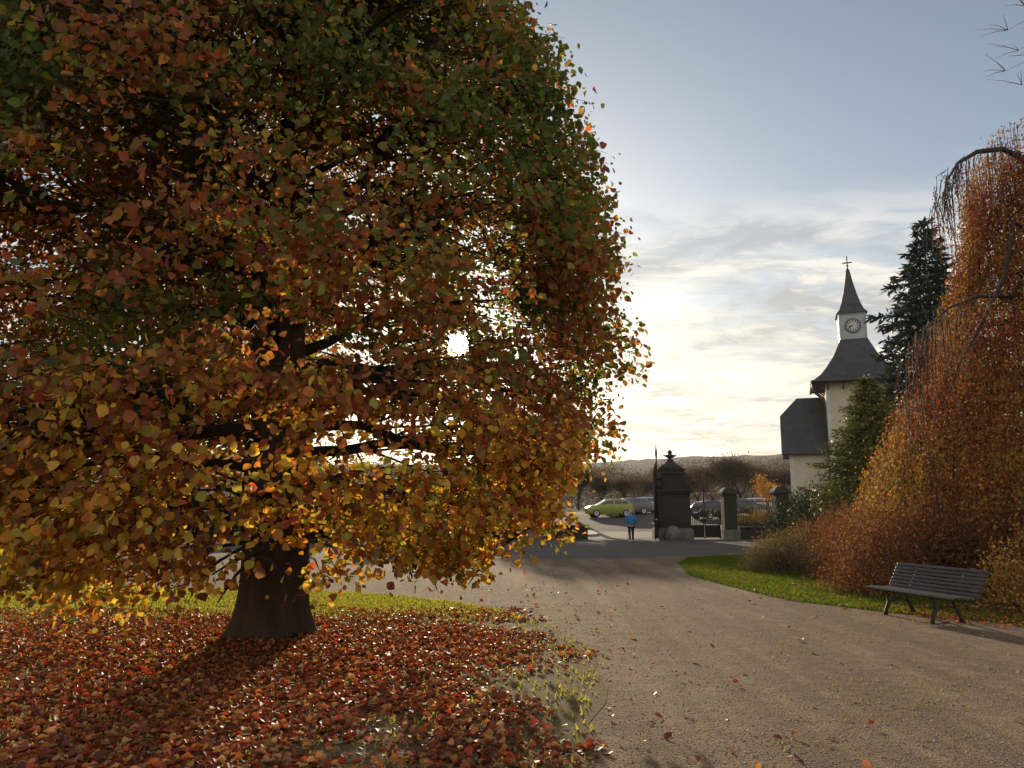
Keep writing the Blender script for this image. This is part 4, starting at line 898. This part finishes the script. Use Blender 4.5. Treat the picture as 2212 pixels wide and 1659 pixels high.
# ------------------------------------------------------------------ cars
def car(label, loc, rz, color, kind='hatch', group='cars parked beyond the gate', scale=1.0):
    t = thing('parked_car', label, 'car', loc, rz, group)
    if kind == 'hatch':   # (x, z_low, z_belt, z_roof, half width)
        st = [(-1.98, .45, .60, .62, .62), (-1.90, .28, .78, .80, .74), (-1.55, .22, .92, .94, .84), (-1.05, .20, .98, 1.00, .86), (-.35, .20, 1.0, 1.42, .87), (.25, .20, 1.0, 1.50, .87), (.95, .20, 1.0, 1.48, .87), (1.55, .22, .98, 1.36, .85), (1.88, .28, .92, 1.0, .78), (1.96, .42, .70, .72, .66)]
        wheels = (-1.25, 1.25)
    else:
        st = [(-2.20, .45, .60, .62, .64), (-2.10, .28, .76, .78, .78), (-1.6, .22, .90, .92, .88), (-1.0, .20, .96, .98, .90), (-.25, .20, .98, 1.40, .90), (.35, .20, .99, 1.47, .90), (1.15, .20, .99, 1.46, .90), (1.80, .22, .98, 1.38, .88), (2.15, .28, .92, 1.02, .80), (2.24, .42, .72, .74, .70)]
        wheels = (-1.38, 1.38)
    rg = []
    for x_, zl, zb, zr_, w_ in st:
        wr_ = w_ * (.76 if zr_ - zb > .15 else .94)
        rg.append([Vector((x_, y_, z_)) for y_, z_ in ((-w_ * .9, zl), (-w_, zl + .18), (-w_, zb - .12), (-w_ * .97, zb), (-wr_, zr_ - .06 * (zr_ - zb > .15)), (-wr_ * .8, zr_), (wr_ * .8, zr_), (wr_, zr_ - .06 * (zr_ - zb > .15)), (w_ * .97, zb), (w_, zb - .12), (w_, zl + .18), (w_ * .9, zl))])
    m = MB(); m.rings(rg, True); m.build('body', color, t)
    # side glass and screens lie a few mm proud of the body
    def lerp(a, b, f): return a + (b - a) * f
    for s_ in (-1, 1):
        m = MB(); i = 4 if s_ else 4
        idx = 3 if s_ < 0 else 8; jdx = 4 if s_ < 0 else 7
        for a, b, f0, f1 in ((3, 4, .35, 1), (4, 5, 0, .93), (5, 6, .07, .95), (6, 7, .05, .8)):
            A0, A1, B0, B1 = rg[a][idx], rg[a][jdx], rg[b][idx], rg[b][jdx]
            def q(f, g_): return A0.lerp(B0, f).lerp(A1.lerp(B1, f), g_) + Vector((0, s_ * .008, .002))
            m.add([q(f0, .12), q(f1, .12), q(f1, .86), q(f0, .86)], [(0, 1, 2, 3)])
        m.build('side_window', M['glass'], t)
    for a, b, nm in ((3, 4, 'windscreen'), (7, 8, 'rear_window')):
        A0, A1, B0, B1 = rg[a][5], rg[a][6], rg[b][5], rg[b][6]; sx = -1 if a == 3 else 1
        m = MB(); m.add([p_ + Vector((sx * .006, 0, .008)) for p_ in (A0.lerp(B0, .08), A1.lerp(B1, .08), A1.lerp(B1, .9), A0.lerp(B0, .9))], [(0, 1, 2, 3)]); m.build(nm, M['glass'], t)
    for wx in wheels:
        for s_ in (-1, 1):
            wy = s_ * (st[3][4] - .08); o = empty('wheel', (wx, wy, .31)); o.parent = t
            m = MB(); m.rings([[Vector((rr * math.cos(k * 6.283 / 20), yy, rr * math.sin(k * 6.283 / 20))) for k in range(20)] for yy, rr in ((-.10, .27), (-.09, .31), (.09, .31), (.10, .27))], True); m.build('tyre', M['tyre'], o)
            m = MB(); m.rings([[Vector((rr * math.cos(k * 6.283 / 20), s_ * yy, rr * math.sin(k * 6.283 / 20))) for k in range(20)] for yy, rr in ((.05, .20), (.104, .20), (.112, .17), (.10, .05))], False); m.build('rim', M['rim'], o)
    xe = st[-1][0]; xf = st[0][0]
    for s_ in (-1, 1):
        m = MB(); m.box(xe - .16, s_ * .66 - .12, .78, xe - .035, s_ * .66 + .12, .96); m.build('tail_light', M['lamp_red'], t, .02)
        m = MB(); m.box(xf + .06, s_ * .58 - .14, .62, xf + .2, s_ * .58 + .14, .76); m.build('headlight', M['lamp_clear'], t, .02)
    m = MB(); m.box(xe - .01, -.26, .50, xe + .012, .26, .61); m.build('number_plate', M['plate'], t)
    t.scale = (scale,) * 3; return t
def cpos(u, v, y): p = P(u, v, y); return (p.x, y, float(H(p.x, y)) + .01)
car('lime green hatchback parked nearest to the gateway, front to the left', cpos(1316, 1110, 64.5), R(6), paint('lime_paint', (.30, .33, .055)), 'hatch')
car('grey estate car parked directly behind the lime green hatchback', cpos(1352, 1105, 68.5), R(8), paint('grey_paint', (.16, .155, .17)), 'estate')
car('silver car farthest back, half hidden behind the black open gate leaf', cpos(1385, 1105, 73.5), R(8), paint('silver_paint', (.42, .42, .44)), 'estate')
car('black car with red tail light seen through the small gate', cpos(1545, 1110, 62), R(205), paint('black_paint', (.018, .018, .022)), 'hatch')
car('dark blue car behind the short pillar, seen through the railing', cpos(1608, 1110, 66), R(183), paint('navy_paint', (.03, .035, .05)), 'estate')
car('pale silver car at the right end seen through the railing', cpos(1655, 1110, 69), R(178), paint('pale_paint', (.5, .5, .5)), 'estate')

# kerbed traffic island and planted bed
def island(name, x0, y0, x1, y1, mat_):
    pts = [(x0, y0), (x1 - 1.2, y0), (x1 - .35, y0 + .35), (x1, y0 + 1.3), (x1, y1), (x0, y1)]
    m = MB(); n_ = len(pts); lo = [Vector((a, b, float(H(a, b)) - .1)) for a, b in pts]; hi = [Vector((a, b, float(H(a, b)) + .13)) for a, b in pts]
    m.add(lo + hi, [tuple(range(n_, 2 * n_))] + [(i, (i + 1) % n_, n_ + (i + 1) % n_, n_ + i) for i in range(n_)]); return tag(m.build(name, mat_), kind='structure')
island('kerb_island', P(1180, 1100, 48).x - 6, 48.2, P(1292, 1100, 50).x, 51.6, M['kerbstone'])
bx = P(1630, 1100, 54).x
island('pavement_bed', bx - 3.2, 52.6, bx + 7, 56, M['kerbstone'])
shrub('golden_shrub', 'low golden brown shrub in the kerbed bed beyond the railing', 'shrub', (bx + .4, 54.2, float(H(bx, 54.2)) + .12), 2.1, .8, 1.15, 9000, [(.26, .19, .07), (.30, .22, .08), (.20, .14, .06)], .06, .11, 81)
for u, y_, lb in ((1268, 49.5, 'pale'),): pass

# ------------------------------------------------------------------ far trees
def bare_tree(name, label, loc, h, seed, leafy=None, group=None, sc_=1.0, twn=900, spread=.36):
    rs = random.Random(seed); t = thing(name, label, 'tree', loc, rs.uniform(0, 6), group)
    m = MB(); tip = []
    def grow(p, d, L, r, lv):
        e = p + d * L; mid = p.lerp(e, .5) + Vector([rs.uniform(-.06, .06) * L for _ in range(3)])
        m.tube([p, mid, e], [r, r * .8, r * .6], 6 if lv < 2 else 3, cap=False)
        if lv >= 1: tip.append(mid)
        if lv >= 5: tip.append(e); return
        for i in range(rs.choice((2, 3, 3)) if lv < 4 else 3):
            dd = (d + Vector((rs.gauss(0, spread * 1.4), rs.gauss(0, spread * 1.4), rs.uniform(-.05, .4)))).normalized(); grow(e, dd, L * rs.uniform(.62, .82), r * .62, lv + 1)
        tip.append(e)
    grow(Vector((0, 0, -.1)), Vector((0, 0, 1)), h * .20, h * .022, 0)
    m.build('trunk', M['twig'], t)
    tip = np.array([tuple(v) for v in tip]); k = rng.integers(0, len(tip), twn); pos = tip[k] + rng.normal(0, h * .045, (twn, 3))
    col = leafy or [(.09, .065, .05), (.07, .05, .04), (.11, .075, .05)]
    s0 = .09 if leafy else .35
    leaves('crown', pos, rng.normal(0, .7, (twn, 3)) + np.array([0, 0, .5]), rng.normal(0, 1, (twn, 3)), rng.uniform(.7, 1.5, twn) * s0 * h / (12 if not leafy else 5), np.full(twn, .8 if leafy else .22), palette(col, twn), M['copper_leaf'], t, LEAF4)
    return t
protos = [bare_tree('bare_tree', 'x', (0, 0, 0), 10, s, twn=9000) for s in (5, 6, 9)]
far = [(1352, 100, 6.2, 'small bare tree on the horizon left of the gate leaf'), (1385, 112, 7.2, 'leafless tree just left of the tall gate leaf finial'), (1432, 105, 7.0, 'bare tree directly behind the urn topped pillar'), (1478, 108, 8.2, 'bare brown tree right of the urn'),
       (1508, 98, 8.6, 'rounded bare tree above the small gate'), (1540, 110, 9.8, 'bare tree rising between the small gate and the short pillar'), (1572, 100, 10.3, 'tall bare tree behind the short pillar, its crown breaking the skyline'),
       (1600, 104, 10.6, 'tallest bare tree of the row, reaching above the hill'), (1626, 96, 9.0, 'bare tree above the railing, left of the yellow tree'), (1655, 108, 8.3, 'bare tree behind the small yellow leaved tree'), (1685, 100, 8.6, 'bare tree half hidden by the lodge wall'),
       (1300, 104, 7.6, 'bare tree above the parked lime green car'), (1250, 110, 9, 'bare tree farther left behind the big leafy crown'), (1150, 108, 10, 'bare tree seen in bits through the right half of the leafy crown')]
for i, (u, y_, hh, lb) in enumerate(far):
    o = protos[i] if i < 3 else copy_tree(protos[i % 3]); p = P(u, 1090, y_); o.location = (p.x, y_, float(H(p.x, y_))); s_ = hh / 10 * .92; o.scale = (s_ * 1.3, s_ * 1.3, s_); o.rotation_euler.z = i * 1.3
    tag(o, lb, 'tree', 'bare trees beyond the car park')
def woods():
    n = 170000; x = rng.uniform(-60, 70, n); y = rng.uniform(118, 140, n); top = 3.5 + 7.5 * fnoise(np.stack([x / 7, y / 9, 0 * x], 1), 130) ; z = rng.random(n) ** .8 * top
    pos = np.stack([x, y, H(x, y) + z], 1)
    o = leaves('woods', pos, rng.normal(0, .6, (n, 3)) + np.array([0, 0, .8]), rng.normal(0, 1, (n, 3)), rng.uniform(.2, .45, n), np.full(n, .4), palette([(.10, .075, .055), (.08, .06, .045), (.12, .085, .055), (.09, .075, .05)], n), M['copper_leaf'], None, LEAF4)
    tag(o, 'grey brown leafless thicket closing the view behind the car park', 'woods', kind='stuff')
woods()
def canopy_tree(label, x, y, h, r_, seed):  # tree added behind the big crown, placed to shade the forecourt
    t = thing('added_shade_tree', label, 'tree', (x, y, float(H(x, y)))); m = MB(); m.tube([(0, 0, -.1), (0, 0, h * .4), (.1, 0, h * .8)], [.28, .22, .08], 8)
    n = 15000; d = nrm(rng.normal(0, 1, (n // 12, 3))) * (rng.random((n // 12, 1)) ** .4); cp = d * np.array([r_, r_, h * .27]) * (1 + .4 * (fnoise(d * 2 + seed, seed)[:, None] - .5)) + np.array([0, 0, h * .70])
    for k in range(0, len(cp), 14): m.tube([(0, 0, h * .4), Vector(cp[k]) * .6 + Vector((0, 0, h * .25)), tuple(cp[k])], [.08, .04, .01], 4)
    m.build('trunk', M['bark'], t); pos = np.repeat(cp, 12, 0) + rng.normal(0, .22, (len(cp) * 12, 3)); n = len(pos)
    leaves('crown', pos, rng.normal(0, .6, (n, 3)) - np.array([0, 0, .4]), rng.normal(0, 1, (n, 3)), rng.uniform(.16, .28, n), rng.uniform(.7, 1, n), palette([(.10, .09, .03), (.14, .09, .03), (.08, .08, .025), (.18, .10, .03)], n), M['copper_leaf'], t, LEAF4)
canopy_tree('broad leafy tree added in the car park behind the lower right crown to shade the forecourt', 4.3, 69, 10.0, 3.0, 71)
canopy_tree('second leafy tree added farther left behind the big crown to shade the forecourt', -.6, 70, 10.5, 3.2, 74)
YT = bare_tree('young_tree', 'small yellow and orange leaved tree beside the lodge wall', (P(1660, 1090, 60).x, 60, float(H(0, 60))), 5.2, 17, leafy=[(.50, .26, .06), (.55, .32, .08), (.42, .20, .05)], twn=2600)
# dark evergreens at the left, beyond the lawn, seen in bits through the crown
DG = [(.018, .028, .014), (.028, .040, .018), (.014, .022, .012)]
for i, (x_, y_, h_, r_, lb) in enumerate([(-13.5, 41, 3.6, 2.0, 'dark green conifer left behind the trunk'), (-19.0, 42, 5.2, 2.6, 'taller dark conifer seen through the lowest branches at far left'), (-9.5, 40, 2.9, 1.9, 'low dark conifer just left of the trunk, beyond the lawn'), (-5.6, 41.5, 3.8, 2.0, 'dark conifer right of the trunk, beyond the lawn'), (-25, 41, 6, 3.0, 'dark conifer at the left picture edge behind the leaves'), (-2.6, 42.5, 3.6, 1.8, 'dark conifer against the wall left of the gateway')]):
    conifer('evergreen', lb, (x_, y_, 0), h_, r_, DG, 100 + i, z0=.2, whorls=20, spray=.38, fullness=10, shape='fir')

# bare tree outside the right edge whose twigs reach into the sky
def edge_tree():
    t = thing('bare_tree', 'bare twigs reaching into the sky at the top right corner', 'tree', (13.2, 14, 0)); m = MB(); b = Vector((13.2, 14, 0))
    m.tube([(0, 0, -.1), (0, 0, 3), (.1, 0, 7), (0, 0, 10), (.1, 0, 13.5)], [.28, .22, .17, .11, .03], 10); m.build('trunk', M['greybark'], t)
    br = MB(); rs = random.Random(4)
    for tg, z0 in (((2172, 150), 11.0), ((2184, 62), 12.0), ((2205, 105), 11.6), ((2205, 190), 10.4), ((2209, 20), 12.6)):
        e = P(*tg, 14) - b; p0 = Vector((0, 0, z0)); pts = [p0.lerp(e, f) + Vector((0, rs.uniform(-.1, .1), .35 * math.sin(f * 3.14) + rs.uniform(-.06, .06))) for f in (0, .2, .4, .6, .8, 1)]
        br.tube(pts, [.04, .022, .013, .008, .005, .002], 5)
        for q in pts[1:]:
            for _ in range(4):
                e2 = q + Vector((rs.uniform(-.5, -.1), rs.uniform(-.3, .3), rs.uniform(-.05, .35))); br.tube([q, q.lerp(e2, .5) + Vector((0, 0, .03)), e2], [.007, .005, .002], 3)
    br.build('branches', M['twig'], t)
edge_tree()

# ------------------------------------------------------------------ hills
def hills():
    nx, ny = 220, 24; xs = np.linspace(-900, 1100, nx); ys = np.linspace(420, 1500, ny)
    X, Y = np.meshgrid(xs, ys); ridge = np.interp(X, [-900, -300, 80, 160, 230, 300, 420, 700, 1100], [40, 44, 46, 51, 56, 59, 60, 62, 55])
    f = np.clip((Y - 420) / 380, 0, 1); f = f * f * (3 - 2 * f)
    n1_ = fnoise(np.stack([X.ravel() / 160, Y.ravel() / 160, 0 * X.ravel()], 1), 90).reshape(X.shape); n2_ = vnoise(np.stack([X.ravel() / 11, Y.ravel() / 14, 0 * X.ravel()], 1), 95).reshape(X.shape)
    Z = 1 + ridge * f + (n1_ - .5) * 8 * f + n2_ * 3.0 * f; V = np.stack([X, Y, Z], -1).reshape(-1, 3)
    i, j = np.meshgrid(np.arange(nx - 1), np.arange(ny - 1)); a = (j * nx + i).ravel()
    o = np_mesh('hills', V, 4, np.stack([a, a + 1, a + nx + 1, a + nx], 1).ravel(), mat('wooded_hill', (.03, .036, .03), (.045, .042, .03), .02, .95, detail=6, bmp=3, bscale=.15), smooth=True); tag(o, kind='structure')
hills()

# ------------------------------------------------------------------ haze
def haze():
    m, t, out = newmat('haze'); v = N(t, 'ShaderNodeVolumePrincipled'); v.inputs['Density'].default_value = .00015; v.inputs['Color'].default_value = (.93, .93, .95, 1); v.inputs['Anisotropy'].default_value = .3
    t.links.new(v.outputs[0], out.inputs['Volume']); b = MB(); b.box(-2600, -80, -2, 2600, 3100, 90); tag(b.build('haze', m), kind='stuff')
haze()
